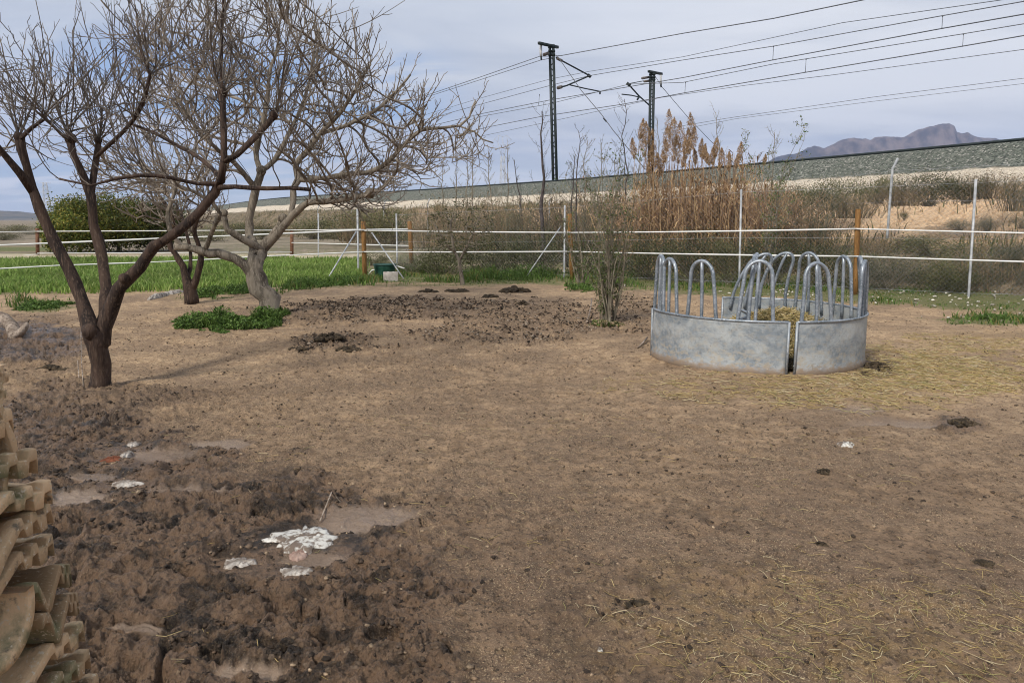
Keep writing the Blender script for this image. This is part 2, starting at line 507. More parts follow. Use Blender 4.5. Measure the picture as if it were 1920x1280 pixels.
def build_ground():
    py = np.concatenate([np.linspace(2600, 1500, 25)[:-1], np.arange(1500, 440, -1.45)])
    cu = (640 - py) / F
    r_a = (CP + cu * SP) * (EYE / (SP - cu * CP))
    r_b = np.geomspace(r_a[-1], 7600, 70)[1:]
    r = np.concatenate([[0.02, 0.25], r_a[r_a > 0.3], r_b])
    a = np.concatenate([np.linspace(-180, -46, 60)[:-1], np.linspace(-46, 46, 1150), np.linspace(46, 180, 60)[1:]])
    a = np.radians(a)
    RR, AA = np.meshgrid(r, a, indexing='ij')
    X = RR * np.sin(AA); Y = RR * np.cos(AA)
    Z = zones(X, Y)
    z = ground_z(X, Y, Z)
    V = np.stack([X, Y, z], -1).reshape(-1, 3)
    nr, na = X.shape
    i = np.arange(nr - 1)[:, None] * na; j = np.arange(na - 1)[None, :]
    Fq = np.stack([i + j, i + na + j, i + na + j + 1, i + j + 1], -1).reshape(-1, 4)
    za = np.stack([Z['wet'], Z['green'] * (1 - Z['pale']), Z['straw']], -1).reshape(-1, 3)
    zb = np.stack([Z['rot'], Z['dry'], Z['pud']], -1).reshape(-1, 3)
    zc = np.stack([np.maximum(Z['far'], Z['pale']), Z['field'] * (1 - Z['pale']), Z['pale']], -1).reshape(-1, 3)
    m, nt, N, L, B = new_mat('paddock_earth')
    tc = node(nt, 'ShaderNodeTexCoord'); p = tc.outputs['Object']

    def at3(nm):
        a_ = node(nt, 'ShaderNodeAttribute'); a_.attribute_name = nm
        s = node(nt, 'ShaderNodeSeparateColor'); L.new(a_.outputs['Color'], s.inputs[0])
        return s.outputs
    A = at3('zone_a'); Bz = at3('zone_b'); Cz = at3('zone_c')
    nA = noise(nt, p, 1.6, 5, 0.6); nB = noise(nt, p, 9, 6, 0.65); nC = noise(nt, p, 38, 5, 0.7); nD = noise(nt, p, 120, 4, 0.7)
    nE = noise(nt, p, 17, 4, 0.6, 0.6)
    damp = mixc(nt, ramp(nt, nB, 0.35, 0.65), (0.145, 0.092, 0.056), (0.31, 0.208, 0.131))
    dry = mixc(nt, ramp(nt, nB, 0.35, 0.65), (0.36, 0.235, 0.133), (0.59, 0.415, 0.255))
    c = mixc(nt, Bz[1], damp, dry)
    c = mixc(nt, ramp(nt, nA, 0.40, 0.62, 0, 0.55), c, (0.20, 0.132, 0.088))
    nK = noise(nt, p, 0.55, 4, 0.6)
    c = mixc(nt, ramp(nt, nK, 0.48, 0.64, 0, 0.45), c, (0.16, 0.105, 0.07))
    c = mixc(nt, math_n(nt, 'MULTIPLY', A[2], ramp(nt, nE, 0.38, 0.62)), c, (0.42, 0.28, 0.12))
    nH = noise(nt, p, 3.6, 5, 0.6, 0.8)
    wetc = mixc(nt, ramp(nt, math_n(nt, 'ADD', math_n(nt, 'MULTIPLY', nH, 0.62), math_n(nt, 'MULTIPLY', nB, 0.38)), 0.42, 0.53), (0.018, 0.012, 0.008), (0.16, 0.10, 0.062))
    wm = math_n(nt, 'MULTIPLY', A[0], ramp(nt, nE, 0.22, 0.62, 0.55, 1.0))
    c = mixc(nt, wm, c, wetc)
    rotc = mixc(nt, ramp(nt, nC, 0.38, 0.58), (0.032, 0.021, 0.014), (0.30, 0.20, 0.13))
    c = mixc(nt, math_n(nt, 'MULTIPLY', Bz[0], ramp(nt, nE, 0.3, 0.55)), c, rotc)
    c = mixc(nt, Bz[2], c, mixc(nt, ramp(nt, nA, 0.3, 0.7), (0.17, 0.118, 0.082), (0.28, 0.205, 0.15)))
    # dark flecks put crumb shadows into the colour; also pale straw dust
    fleck_shade = math_n(nt, 'MULTIPLY', ramp(nt, nC, 0.545, 0.60), ramp(nt, Bz[2], 0.0, 0.6, 0.72, 0.2))
    c = mixc(nt, fleck_shade, c, (0.045, 0.03, 0.02))
    pl = math_n(nt, 'MULTIPLY', ramp(nt, nD, 0.55, 0.61), ramp(nt, A[0], 0.2, 0.9, 0.65, 0.15))
    pl = math_n(nt, 'MULTIPLY', pl, ramp(nt, nA, 0.36, 0.62, 0.25, 1.0))
    c = mixc(nt, pl, c, (0.66, 0.50, 0.30))
    # far soil, verge and field
    nF = noise(nt, p, 0.35, 5, 0.6); nG = noise(nt, p, 2.2, 5, 0.7)
    farc = mixc(nt, ramp(nt, nF, 0.35, 0.62), (0.16, 0.13, 0.088), (0.31, 0.245, 0.18))
    farc = mixc(nt, ramp(nt, nG, 0.5, 0.66), farc, (0.09, 0.095, 0.045))
    farc = mixc(nt, ramp(nt, nG, 0.28, 0.38, 1, 0), farc, (0.46, 0.41, 0.35))
    farc = mixc(nt, math_n(nt, 'MULTIPLY', Cz[2], 0.8), farc, (0.55, 0.47, 0.32))
    c = mixc(nt, Cz[0], c, farc)
    gc = mixc(nt, ramp(nt, nE, 0.36, 0.62), (0.07, 0.10, 0.028), (0.17, 0.165, 0.06))
    gc = mixc(nt, ramp(nt, nB, 0.55, 0.68), gc, (0.20, 0.15, 0.09))
    c = mixc(nt, A[1], c, gc)
    L.new(c, B.inputs['Base Color'])
    ro = math_n(nt, 'SUBTRACT', ramp(nt, A[0], 0.2, 1.0, 0.92, 0.34), math_n(nt, 'MULTIPLY', Bz[2], 0.26))
    ro = math_n(nt, 'ADD', ro, ramp(nt, nB, 0.3, 0.7, -0.1, 0.12))
    L.new(ro, B.inputs['Roughness'])
    B.inputs['Specular IOR Level'].default_value = 0.35
    h = math_n(nt, 'ADD', math_n(nt, 'MULTIPLY', nC, 0.6), math_n(nt, 'MULTIPLY', nD, 0.35))
    h = math_n(nt, 'ADD', h, nB)
    h = math_n(nt, 'MULTIPLY', h, ramp(nt, Bz[2], 0, 1, 1.0, 0.45))
    L.new(bump(nt, h, 1.0, 0.035), B.inputs['Normal'])
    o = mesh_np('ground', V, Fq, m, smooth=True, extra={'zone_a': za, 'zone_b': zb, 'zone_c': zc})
    struct(o)


build_ground()


def gz(X, Y):
    X = np.atleast_1d(np.asarray(X, float)); Y = np.atleast_1d(np.asarray(Y, float))
    return ground_z(X, Y, zones(X, Y))


def gpt(px, py):
    p = gr(px, py)
    return Vector((p.x, p.y, float(gz(p.x, p.y)[0])))


# ------------------------------------------------------------------ embankment, hills, mountain
PATH = [(34, -30), (27, -4), (24.6, 7), (21.4, 15.5), (17.4, 25.5), (12.9, 34.9), (8.0, 44.2), (3.0, 52.6), (-3.0, 61.0), (-9.0, 69.2), (-30, 95), (-60, 150), (-140, 300), (-280, 560), (-700, 1230), (-1500, 2450)]


def path_pts():
    P = [np.array(p, float) for p in PATH]
    out = []
    for i in range(1, len(P) - 2):
        p0, p1, p2, p3 = P[i - 1], P[i], P[i + 1], P[i + 2]
        n = 30
        for k in range(n):
            t = k / n
            # centripetal-ish: plain Hermite with limited tangents
            d = np.linalg.norm(p2 - p1)
            m1 = (p2 - p0) / (np.linalg.norm(p2 - p1) + np.linalg.norm(p1 - p0)) * d
            m2 = (p3 - p1) / (np.linalg.norm(p3 - p2) + np.linalg.norm(p2 - p1)) * d
            out.append((2 * t**3 - 3 * t**2 + 1) * p1 + (t**3 - 2 * t**2 + t) * m1 + (-2 * t**3 + 3 * t**2) * p2 + (t**3 - t**2) * m2)
    return np.array(out)


PP = path_pts()
PT = np.gradient(PP, axis=0); PT /= np.linalg.norm(PT, axis=1)[:, None]
PN = np.stack([-PT[:, 1], PT[:, 0]], 1)           # left of travel: toward the paddock
SEC_S = np.array([-34, -30, -25, -10, -0.9, -0.25, 0.0, 0.35, 0.7, 1.05, 1.35, 1.5, 1.9, 2.4, 2.9, 3.3, 3.8, 4.4, 5.0, 5.6, 6.2, 6.9, 7.6, 8.4, 9.4, 10.6])
SEC_Z = np.array([-0.3, 2.5, 4.0, 4.2, 4.28, 4.27, 4.2, 3.98, 3.76, 3.54, 3.36, 3.32, 3.12, 2.88, 2.66, 2.55, 2.35, 2.05, 1.7, 1.35, 1.05, 0.8, 0.55, 0.3, 0.08, -0.25])


def bank_z(s):
    return np.interp(s, SEC_S, SEC_Z)


def bank_height(x, y):
    d = np.hypot(PP[:, 0] - x, PP[:, 1] - y); i = int(np.argmin(d))
    s = (x - PP[i, 0]) * PN[i, 0] + (y - PP[i, 1]) * PN[i, 1]
    if s > 10.4: return 0.0
    return max(0.0, float(bank_z(s)))


def build_bank():
    s_f = np.concatenate([SEC_S[:4], np.linspace(-0.9, 10.6, 70)])
    n = len(PP)
    S, I = np.meshgrid(s_f, np.arange(n))
    X = PP[I, 0] + PN[I, 0] * S; Y = PP[I, 1] + PN[I, 1] * S
    along = np.concatenate([[0], np.cumsum(np.linalg.norm(np.diff(PP, axis=0), axis=1))])
    A = along[I]
    nz = fbm(X * 0.9, Y * 0.9, 4, 71) - 0.5; nf = fbm(X * 4, Y * 4, 3, 77) - 0.5; nl = fbm(X * 0.25, Y * 0.25, 3, 83) - 0.5
    low = sstep(3.0, 4.2, S) * sstep(10.6, 9.0, S)
    Zv = bank_z(S) + low * (0.75 * nz + 0.25 * nf) + sstep(0.1, 0.4, S) * sstep(3.4, 3.0, S) * 0.1 * nf
    V = np.stack([X, Y, Zv], -1).reshape(-1, 3)
    w = len(s_f)
    i = np.arange(n - 1)[:, None] * w; j = np.arange(w - 1)[None, :]
    Fq = np.stack([i + j, i + j + 1, i + w + j + 1, i + w + j], -1).reshape(-1, 4)
    bal = sstep(1.55, 1.42, S + 0.12 * nf); bei = sstep(1.42, 1.55, S + 0.12 * nf) * sstep(3.3, 2.8, S + 0.9 * nz)
    dirt = sstep(3.0, 3.6, S + 0.9 * nz) * sstep(7.4, 6.2, S + 1.8 * nl)
    # bare orange soil mainly at the near (right-hand) end
    bare = dirt * sstep(80, 52, A + 20 * nl) * sstep(0.30, 0.45, nz + 0.62)
    o_cols = np.stack([bal, bei, bare], -1).reshape(-1, 3)
    m, nt, N, L, B = new_mat('embankment_gravel')
    tc = node(nt, 'ShaderNodeTexCoord'); p = tc.outputs['Object']
    a_ = node(nt, 'ShaderNodeAttribute'); a_.attribute_name = 'zone_a'
    s = node(nt, 'ShaderNodeSeparateColor'); L.new(a_.outputs['Color'], s.inputs[0])
    vo = node(nt, 'ShaderNodeTexVoronoi'); vo.inputs['Scale'].default_value = 17; L.new(p, vo.inputs['Vector'])
    sv = node(nt, 'ShaderNodeSeparateColor'); L.new(vo.outputs['Color'], sv.inputs[0])
    n1 = noise(nt, p, 0.5, 5, 0.6); n2 = noise(nt, p, 6, 5, 0.7); n3 = noise(nt, p, 1.7, 5, 0.65)
    ball = mixc(nt, sv.outputs[0], (0.035, 0.043, 0.034), (0.20, 0.215, 0.175))
    ball = mixc(nt, ramp(nt, sv.outputs[1], 0.85, 0.95), ball, (0.38, 0.36, 0.32))
    beig = mixc(nt, sv.outputs[0], (0.48, 0.40, 0.305), (0.80, 0.70, 0.56))
    scrub = mixc(nt, ramp(nt, n3, 0.35, 0.65), (0.12, 0.095, 0.055), (0.27, 0.20, 0.125))
    scrub = mixc(nt, ramp(nt, n2, 0.5, 0.7), scrub, (0.08, 0.085, 0.04))
    dirt_c = mixc(nt, math_n(nt, 'MULTIPLY', sv.outputs[0], 0.35), mixc(nt, ramp(nt, n2, 0.35, 0.65), (0.46, 0.28, 0.15), (0.74, 0.51, 0.31)), (0.78, 0.62, 0.44))
    c = mixc(nt, s.outputs[2], scrub, dirt_c)
    c = mixc(nt, s.outputs[1], c, beig)
    c = mixc(nt, s.outputs[0], c, ball)
    L.new(c, B.inputs['Base Color']); B.inputs['Roughness'].default_value = 0.9
    h = math_n(nt, 'SUBTRACT', n2, vo.outputs['Distance'])
    L.new(bump(nt, h, 0.9, 0.08), B.inputs['Normal'])
    o = mesh_np('embankment', V, Fq, m, smooth=True, extra={'zone_a': o_cols})
    struct(o)
    # the near rail, seen as a thin dark line along the crest
    mb = MB()
    q = [(PP[k, 0] + PN[k, 0] * -0.5, PP[k, 1] + PN[k, 1] * -0.5, 4.34) for k in range(0, len(PP) - 60)]
    mb.tube(q, 0.06, 4)
    tag(mb.build('railway_rail', M_mast), 'dark steel rail along the crest of the gravel embankment', 'rail')


build_bank()


def build_hills():
    # low distant hills at the left and the rocky mountain at the right
    m, nt, N, L, B = new_mat('far_hills')
    tc = node(nt, 'ShaderNodeTexCoord'); p = tc.outputs['Object']
    n1 = noise(nt, p, 0.01, 6, 0.6)
    L.new(mixc(nt, ramp(nt, n1, 0.4, 0.6), (0.07, 0.075, 0.06), (0.15, 0.13, 0.10)), B.inputs['Base Color'])
    B.inputs['Roughness'].default_value = 1.0
    u = np.linspace(-3600, 2600, 260); v = np.linspace(-1, 1, 30)
    U, Vv = np.meshgrid(u, v, indexing='ij')
    top = 22 + 26 * fbm(U / 420, U * 0 + 3, 4, 91)
    Zv = top * (1 - Vv**2) * (0.7 + 0.6 * fbm(U / 90, Vv * 3, 4, 95)) - 2
    P = np.stack([U, 3600 + Vv * 500 + 0 * U, Zv], -1).reshape(-1, 3)
    w = len(v); i = np.arange(len(u) - 1)[:, None] * w; j = np.arange(w - 1)[None, :]
    Fq = np.stack([i + j, i + w + j, i + w + j + 1, i + j + 1], -1).reshape(-1, 4)
    struct(mesh_np('hills', P, Fq, m, smooth=True))
    prof = [(1150, 372), (1300, 335), (1400, 308), (1440, 300), (1465, 290), (1490, 284), (1503, 283), (1514, 275), (1528, 272), (1545, 276), (1560, 268), (1578, 260), (1600, 256), (1622, 257),
            (1632, 260), (1640, 255), (1655, 253), (1672, 256), (1690, 254), (1705, 250), (1722, 241), (1745, 234), (1765, 231), (1780, 230), (1789, 234), (1793, 245),
            (1815, 247), (1822, 252), (1840, 256), (1866, 255), (1880, 261), (1910, 272), (1980, 284), (2080, 296), (2300, 330), (2500, 380)]
    Y0 = 6200.0
    pts = [at(a, b, Y0) for a, b in prof]
    px = np.array([q.x for q in pts]); pz = np.array([q.z for q in pts])
    u = np.linspace(px[0], px[-1], 420); v = np.linspace(-1, 1, 90)
    U, Vv = np.meshgrid(u, v, indexing='ij')
    Rz = np.interp(U, px, pz) + 26 * (fbm(U / 75, U * 0 + 2, 4, 131) - .5)
    d = Vv * 1250
    cliff = np.exp(-np.abs(d) / 700.0)
    rg = ridged(U / 260, d / 420 + 5, 5, 101) - 0.55
    g = 1 - np.abs(Vv)
    body = np.where(np.abs(Vv) < 0.12, 1 - (np.abs(Vv) / 0.12) ** 2 * 0.25, 0.75 * (1 - (np.abs(Vv) - 0.12) / 0.88) ** 1.1)
    Zv = Rz * body + rg * 260 * sstep(0.03, 0.25, np.abs(Vv)) * g * np.clip(Rz / 500, 0, 1) * np.where(Vv < 0, 1, 0.3) - 10
    Zv = np.minimum(Zv, Rz + 0 * U)
    P = np.stack([U * (1 + d / Y0 * 0.6), Y0 + d, Zv], -1).reshape(-1, 3)
    w = len(v); i = np.arange(len(u) - 1)[:, None] * w; j = np.arange(w - 1)[None, :]
    Fq = np.stack([i + j, i + w + j, i + w + j + 1, i + j + 1], -1).reshape(-1, 4)
    m, nt, N, L, B = new_mat('mountain_rock')
    tc = node(nt, 'ShaderNodeTexCoord'); p = tc.outputs['Object']
    mp = node(nt, 'ShaderNodeMapping'); mp.inputs['Scale'].default_value = (1, 1, 0.35); L.new(p, mp.inputs[0])
    n1 = noise(nt, mp.outputs[0], 0.012, 6, 0.65); n2 = noise(nt, p, 0.004, 5, 0.6)
    ge = node(nt, 'ShaderNodeNewGeometry'); sx = node(nt, 'ShaderNodeSeparateXYZ'); L.new(ge.outputs['Position'], sx.inputs[0])
    rock = mixc(nt, ramp(nt, n1, 0.35, 0.65), (0.05, 0.042, 0.040), (0.19, 0.145, 0.125))
    veg = mixc(nt, ramp(nt, n1, 0.4, 0.6), (0.02, 0.024, 0.028), (0.075, 0.065, 0.06))
    hh = math_n(nt, 'ADD', math_n(nt, 'MULTIPLY', sx.outputs[2], 0.001), math_n(nt, 'MULTIPLY', n2, 0.8))
    L.new(mixc(nt, ramp(nt, hh, 0.86, 0.98), veg, rock), B.inputs['Base Color'])
    B.inputs['Roughness'].default_value = 1.0
    struct(mesh_np('mountain', P, Fq, m, smooth=True))


build_hills()

# ------------------------------------------------------------------ bare trees
class Tree:
    def __init__(self, seed):
        self.P = []; self.par = []; self.r = []; self.traced = []
        self.R = np.random.RandomState(seed); self.slim = 0.86

    def limb(self, pts, step=0.12, new=False):
        """pts: (px, py, Y, radius_px); traced limb, joined to the nearest node already there"""
        W = [np.array(tuple(at(a, b, y))) for a, b, y, r in pts]
        rad = [w_of(r, y) * self.slim for a, b, y, r in pts]
        # resample with a Catmull-Rom curve
        out = []; rr = []
        n = len(W)
        for i in range(n - 1):
            p0 = W[max(i - 1, 0)]; p1 = W[i]; p2 = W[i + 1]; p3 = W[min(i + 2, n - 1)]
            k = max(1, int(np.linalg.norm(p2 - p1) / step))
            for q in range(k):
                t = q / k
                out.append(0.5 * ((2 * p1) + (-p0 + p2) * t + (2 * p0 - 5 * p1 + 4 * p2 - p3) * t * t + (-p0 + 3 * p1 - 3 * p2 + p3) * t**3))
                rr.append(rad[i] * (1 - t) + rad[i + 1] * t)
        out.append(W[-1]); rr.append(rad[-1])
        prev = -1
        if self.P and not new:
            D = np.linalg.norm(np.array(self.P) - out[0], axis=1); prev = int(np.argmin(D))
            if D[prev] < rr[0] * 0.6:
                out = out[1:]; rr = rr[1:]
        for k, (p, r) in enumerate(zip(out, rr)):
            if k: p = p + self.R.normal(size=3) * r * 0.16
            self.P.append(p); self.par.append(prev); self.r.append(r * (1 + 0.07 * self.R.normal())); self.traced.append(True)
            prev = len(self.P) - 1
        return prev

    def colonize(self, att, step=0.1, kill=0.2, infl=0.9, iters=120, trop=(0, 0, 0.12), maxn=14000, inertia=0.35, only=None):
        R = self.R
        att = np.asarray(att, float)
        P = np.zeros((maxn, 3)); n = len(self.P); P[:n] = np.array(self.P)
        par = list(self.par); dirs = np.zeros((maxn, 3))
        for i in range(n):
            if par[i] >= 0:
                d = P[i] - P[par[i]]; dirs[i] = d / (np.linalg.norm(d) + 1e-9)
        ok = np.ones(n, bool) if only is None else only
        near = np.full(len(att), -1); dist = np.full(len(att), 1e9)
        idx = np.nonzero(ok)[0]
        for k0 in range(0, len(idx), 200):
            ii = idx[k0:k0 + 200]
            D = np.linalg.norm(att[:, None, :] - P[ii][None, :, :], axis=2)
            j = D.argmin(1); dm = D[np.arange(len(att)), j]
            u = dm < dist; near[u] = ii[j[u]]; dist[u] = dm[u]
        alive = dist > kill
        trop = np.array(trop)
        kids = {}
        for it in range(iters):
            act = alive & (dist < infl * (1.6 if it < 12 else 1.0))
            if not act.any() or n > maxn - 600: break
            s = np.zeros((n, 3)); cnt = np.zeros(n, int)
            d = att[act] - P[near[act]]; d /= np.linalg.norm(d, axis=1)[:, None] + 1e-9
            np.add.at(s, near[act], d); np.add.at(cnt, near[act], 1)
            src = np.nonzero(cnt)[0]
            g = s[src] / (np.linalg.norm(s[src], axis=1)[:, None] + 1e-9)
            g = g + inertia * dirs[src] + trop + R.normal(size=g.shape) * 0.13
            g /= np.linalg.norm(g, axis=1)[:, None]
            newp = P[src] + g * step
            keep = []
            for q, sidx in enumerate(src):
                lst = kids.setdefault(int(sidx), [])
                if any(np.dot(g[q], o) > 0.93 for o in lst) or len(lst) > 2:
                    continue
                lst.append(g[q]); keep.append(q)
            if not keep: break
            m = len(keep)
            P[n:n + m] = newp[keep]; dirs[n:n + m] = g[keep]
            par.extend(int(x) for x in src[keep])
            D = np.linalg.norm(att[:, None, :] - P[n:n + m][None, :, :], axis=2) if len(att) * m < 4e7 else None
            j = D.argmin(1); dm = D[np.arange(len(att)), j]
            u = dm < dist; near[u] = n + j[u]; dist[u] = dm[u]
            alive &= dist > kill
            n += m
        k0 = len(self.P)
        for i in range(k0, n):
            self.P.append(P[i]); self.par.append(par[i]); self.r.append(0.0); self.traced.append(False)

    def spurs(self, prob=0.5, length=(0.08, 0.25), up=0.7):
        R = self.R
        n = len(self.P)
        for i in range(n):
            if self.traced[i] or self.par[i] < 0: continue
            if R.rand() > prob: continue
            d = self.P[i] - self.P[self.par[i]]; d = d / (np.linalg.norm(d) + 1e-9)
            q = R.normal(size=3); q -= d * q.dot(d); q /= np.linalg.norm(q)
            g = d * 0.5 + q * 0.8 + np.array((0, 0, up)) ; g /= np.linalg.norm(g)
            L = R.uniform(*length); prev = i; p = self.P[i]
            for k in range(2):
                p = p + g * L / 2; g = g + np.array((0, 0, 0.35)); g /= np.linalg.norm(g)
                self.P.append(p); self.par.append(prev); self.r.append(0.0); self.traced.append(False)
                prev = len(self.P) - 1

    def shoots(self, n, length, centre, out=0.6, up=0.5, rand=0.35, segs=5, curve=0.12, side=0.8, zmin=-9, from_nodes=None, side_len=0.4):
        """long straight young shoots fanning outward and up, with short side twigs"""
        R = self.R; N = len(self.P); c = np.array(tuple(centre))
        if from_nodes is None:
            cand = [i for i in range(N) if self.par[i] >= 0 and self.P[i][2] > zmin and (not self.traced[i] or self.r[i] < 0.03)]
        else: cand = from_nodes
        for q in range(n):
            i = cand[R.randint(len(cand))]; p = self.P[i]
            d = p - self.P[self.par[i]] if self.par[i] >= 0 else np.array((0, 0, 1.0)); d = d / (np.linalg.norm(d) + 1e-9)
            o = p - c; o = o / (np.linalg.norm(o) + 1e-9)
            g = d * .45 + o * out + np.array((0, 0, up)) + R.normal(size=3) * rand; g /= np.linalg.norm(g)
            L = R.uniform(*length); prev = i
            for k in range(segs):
                p = p + g * L / segs; g = g + np.array((0, 0, curve)) + R.normal(size=3) * .07; g /= np.linalg.norm(g)
                self.P.append(p); self.par.append(prev); self.r.append(0.0); self.traced.append(False); prev = len(self.P) - 1
                if k >= 1 and R.rand() < side:
                    s = R.normal(size=3); s -= g * s.dot(g); s /= np.linalg.norm(s)
                    h = g * .65 + s * .7 + np.array((0, 0, .25)); h /= np.linalg.norm(h); l = L * side_len * R.uniform(.3, 1) * (1.15 - k / segs); pv = prev; pp = p
                    for z in range(2):
                        pp = pp + h * l / 2; h = h + np.array((0, 0, .22)); h /= np.linalg.norm(h)
                        self.P.append(pp); self.par.append(pv); self.r.append(0.0); self.traced.append(False); pv = len(self.P) - 1

    def near_nodes(self, px, py, Y, rad):
        q = np.array(tuple(at(px, py, Y))); D = np.linalg.norm(np.array(self.P) - q, axis=1)
        return [int(i) for i in np.nonzero(D < rad)[0] if self.par[i] >= 0]

    def radii(self, rmin, expo=2.4):
        n = len(self.P)
        acc = np.zeros(n); hask = np.zeros(n, bool)
        for i in range(n): 
            if self.par[i] >= 0: hask[self.par[i]] = True
        for i in range(n - 1, -1, -1):
            if not self.traced[i]:
                a = max(acc[i], rmin ** expo) if hask[i] else rmin ** expo
                self.r[i] = a ** (1 / expo)
                if self.par[i] >= 0: acc[self.par[i]] += a
        # children are appended after their parents: cap by the parent
        for i in range(n):
            p = self.par[i]
            if p >= 0 and not self.traced[i]:
                self.r[i] = min(self.r[i], self.r[p] * (0.62 if self.traced[p] else 1.0))

    def build(self, m_limb, m_twig, parent, limb_sides=10, twig_sides=4, knobs=()):
        n = len(self.P)
        ch = [[] for _ in range(n)]
        for i in range(n):
            if self.par[i] >= 0: ch[self.par[i]].append(i)
        A = MB(); Bm = MB()
        O = np.array(tuple(parent.location))
        starts = [i for i in range(n) if self.par[i] < 0]
        st = [(i, None) for i in starts]
        while st:
            i, pre = st.pop()
            tr = self.traced[i]
            pts = []; rr = []
            if pre is not None:
                pts.append(self.P[pre] - O); rr.append(self.r[i] if not tr else min(self.r[i], self.r[pre]))
            cur = i
            while True:
                pts.append(self.P[cur] - O); rr.append(self.r[cur])
                cand = [c for c in ch[cur]]
                same = [c for c in cand if self.traced[c] == tr]
                if not same:
                    st.extend((c, cur) for c in cand); break
                if tr:
                    nxt = min(same, key=lambda c: abs(c - cur))
                else:
                    nxt = max(same, key=lambda c: self.r[c])
                st.extend((c, cur) for c in cand if c != nxt)
                cur = nxt
            if len(pts) < 2: continue
            if tr: A.tube(pts, rr, limb_sides)
            else:
                rr[-1] *= 0.7
                Bm.tube(pts, rr, twig_sides if rr[0] < 0.014 else 6, cap=False)
        for (px, py, Y, rp) in knobs:
            c = np.array(tuple(at(px, py, Y))) - O; r = w_of(rp, Y)
            A.tube([c + np.array((0, 0, -r * 1.3)), c + np.array((0, 0, -r * .6)), c, c + np.array((0, 0, r * .6)), c + np.array((0, 0, r * .85))],
                   [r * .5, r * .95, r * 1.05, r * .75, r * .25], 9)
        A.build('trunk', m_limb, parent, smooth=True)
        if Bm.n: Bm.build('crown', m_twig, parent, smooth=True)


def in_poly(x, y, poly):
    c = np.zeros(len(x), bool); n = len(poly); j = n - 1
    for i in range(n):
        xi, yi = poly[i]; xj, yj = poly[j]
        c ^= ((yi > y) != (yj > y)) & (x < (xj - xi) * (y - yi) / (yj - yi + 1e-9) + xi)
        j = i
    return c


def attractors(poly, Y, half, n, R, bias=1.0):
    xs = np.array([p[0] for p in poly]); ys = np.array([p[1] for p in poly])
    out = []
    while len(out) < n:
        x = R.uniform(xs.min(), xs.max(), 2000); y = R.uniform(ys.min(), ys.max(), 2000)
        k = in_poly(x, y, poly)
        x, y = x[k], y[k]
        d = R.uniform(-1, 1, len(x)) * half
        for a, b, c in zip(x, y, d):
            out.append(tuple(at(a, b, Y + c)))
    return np.array(out[:n])


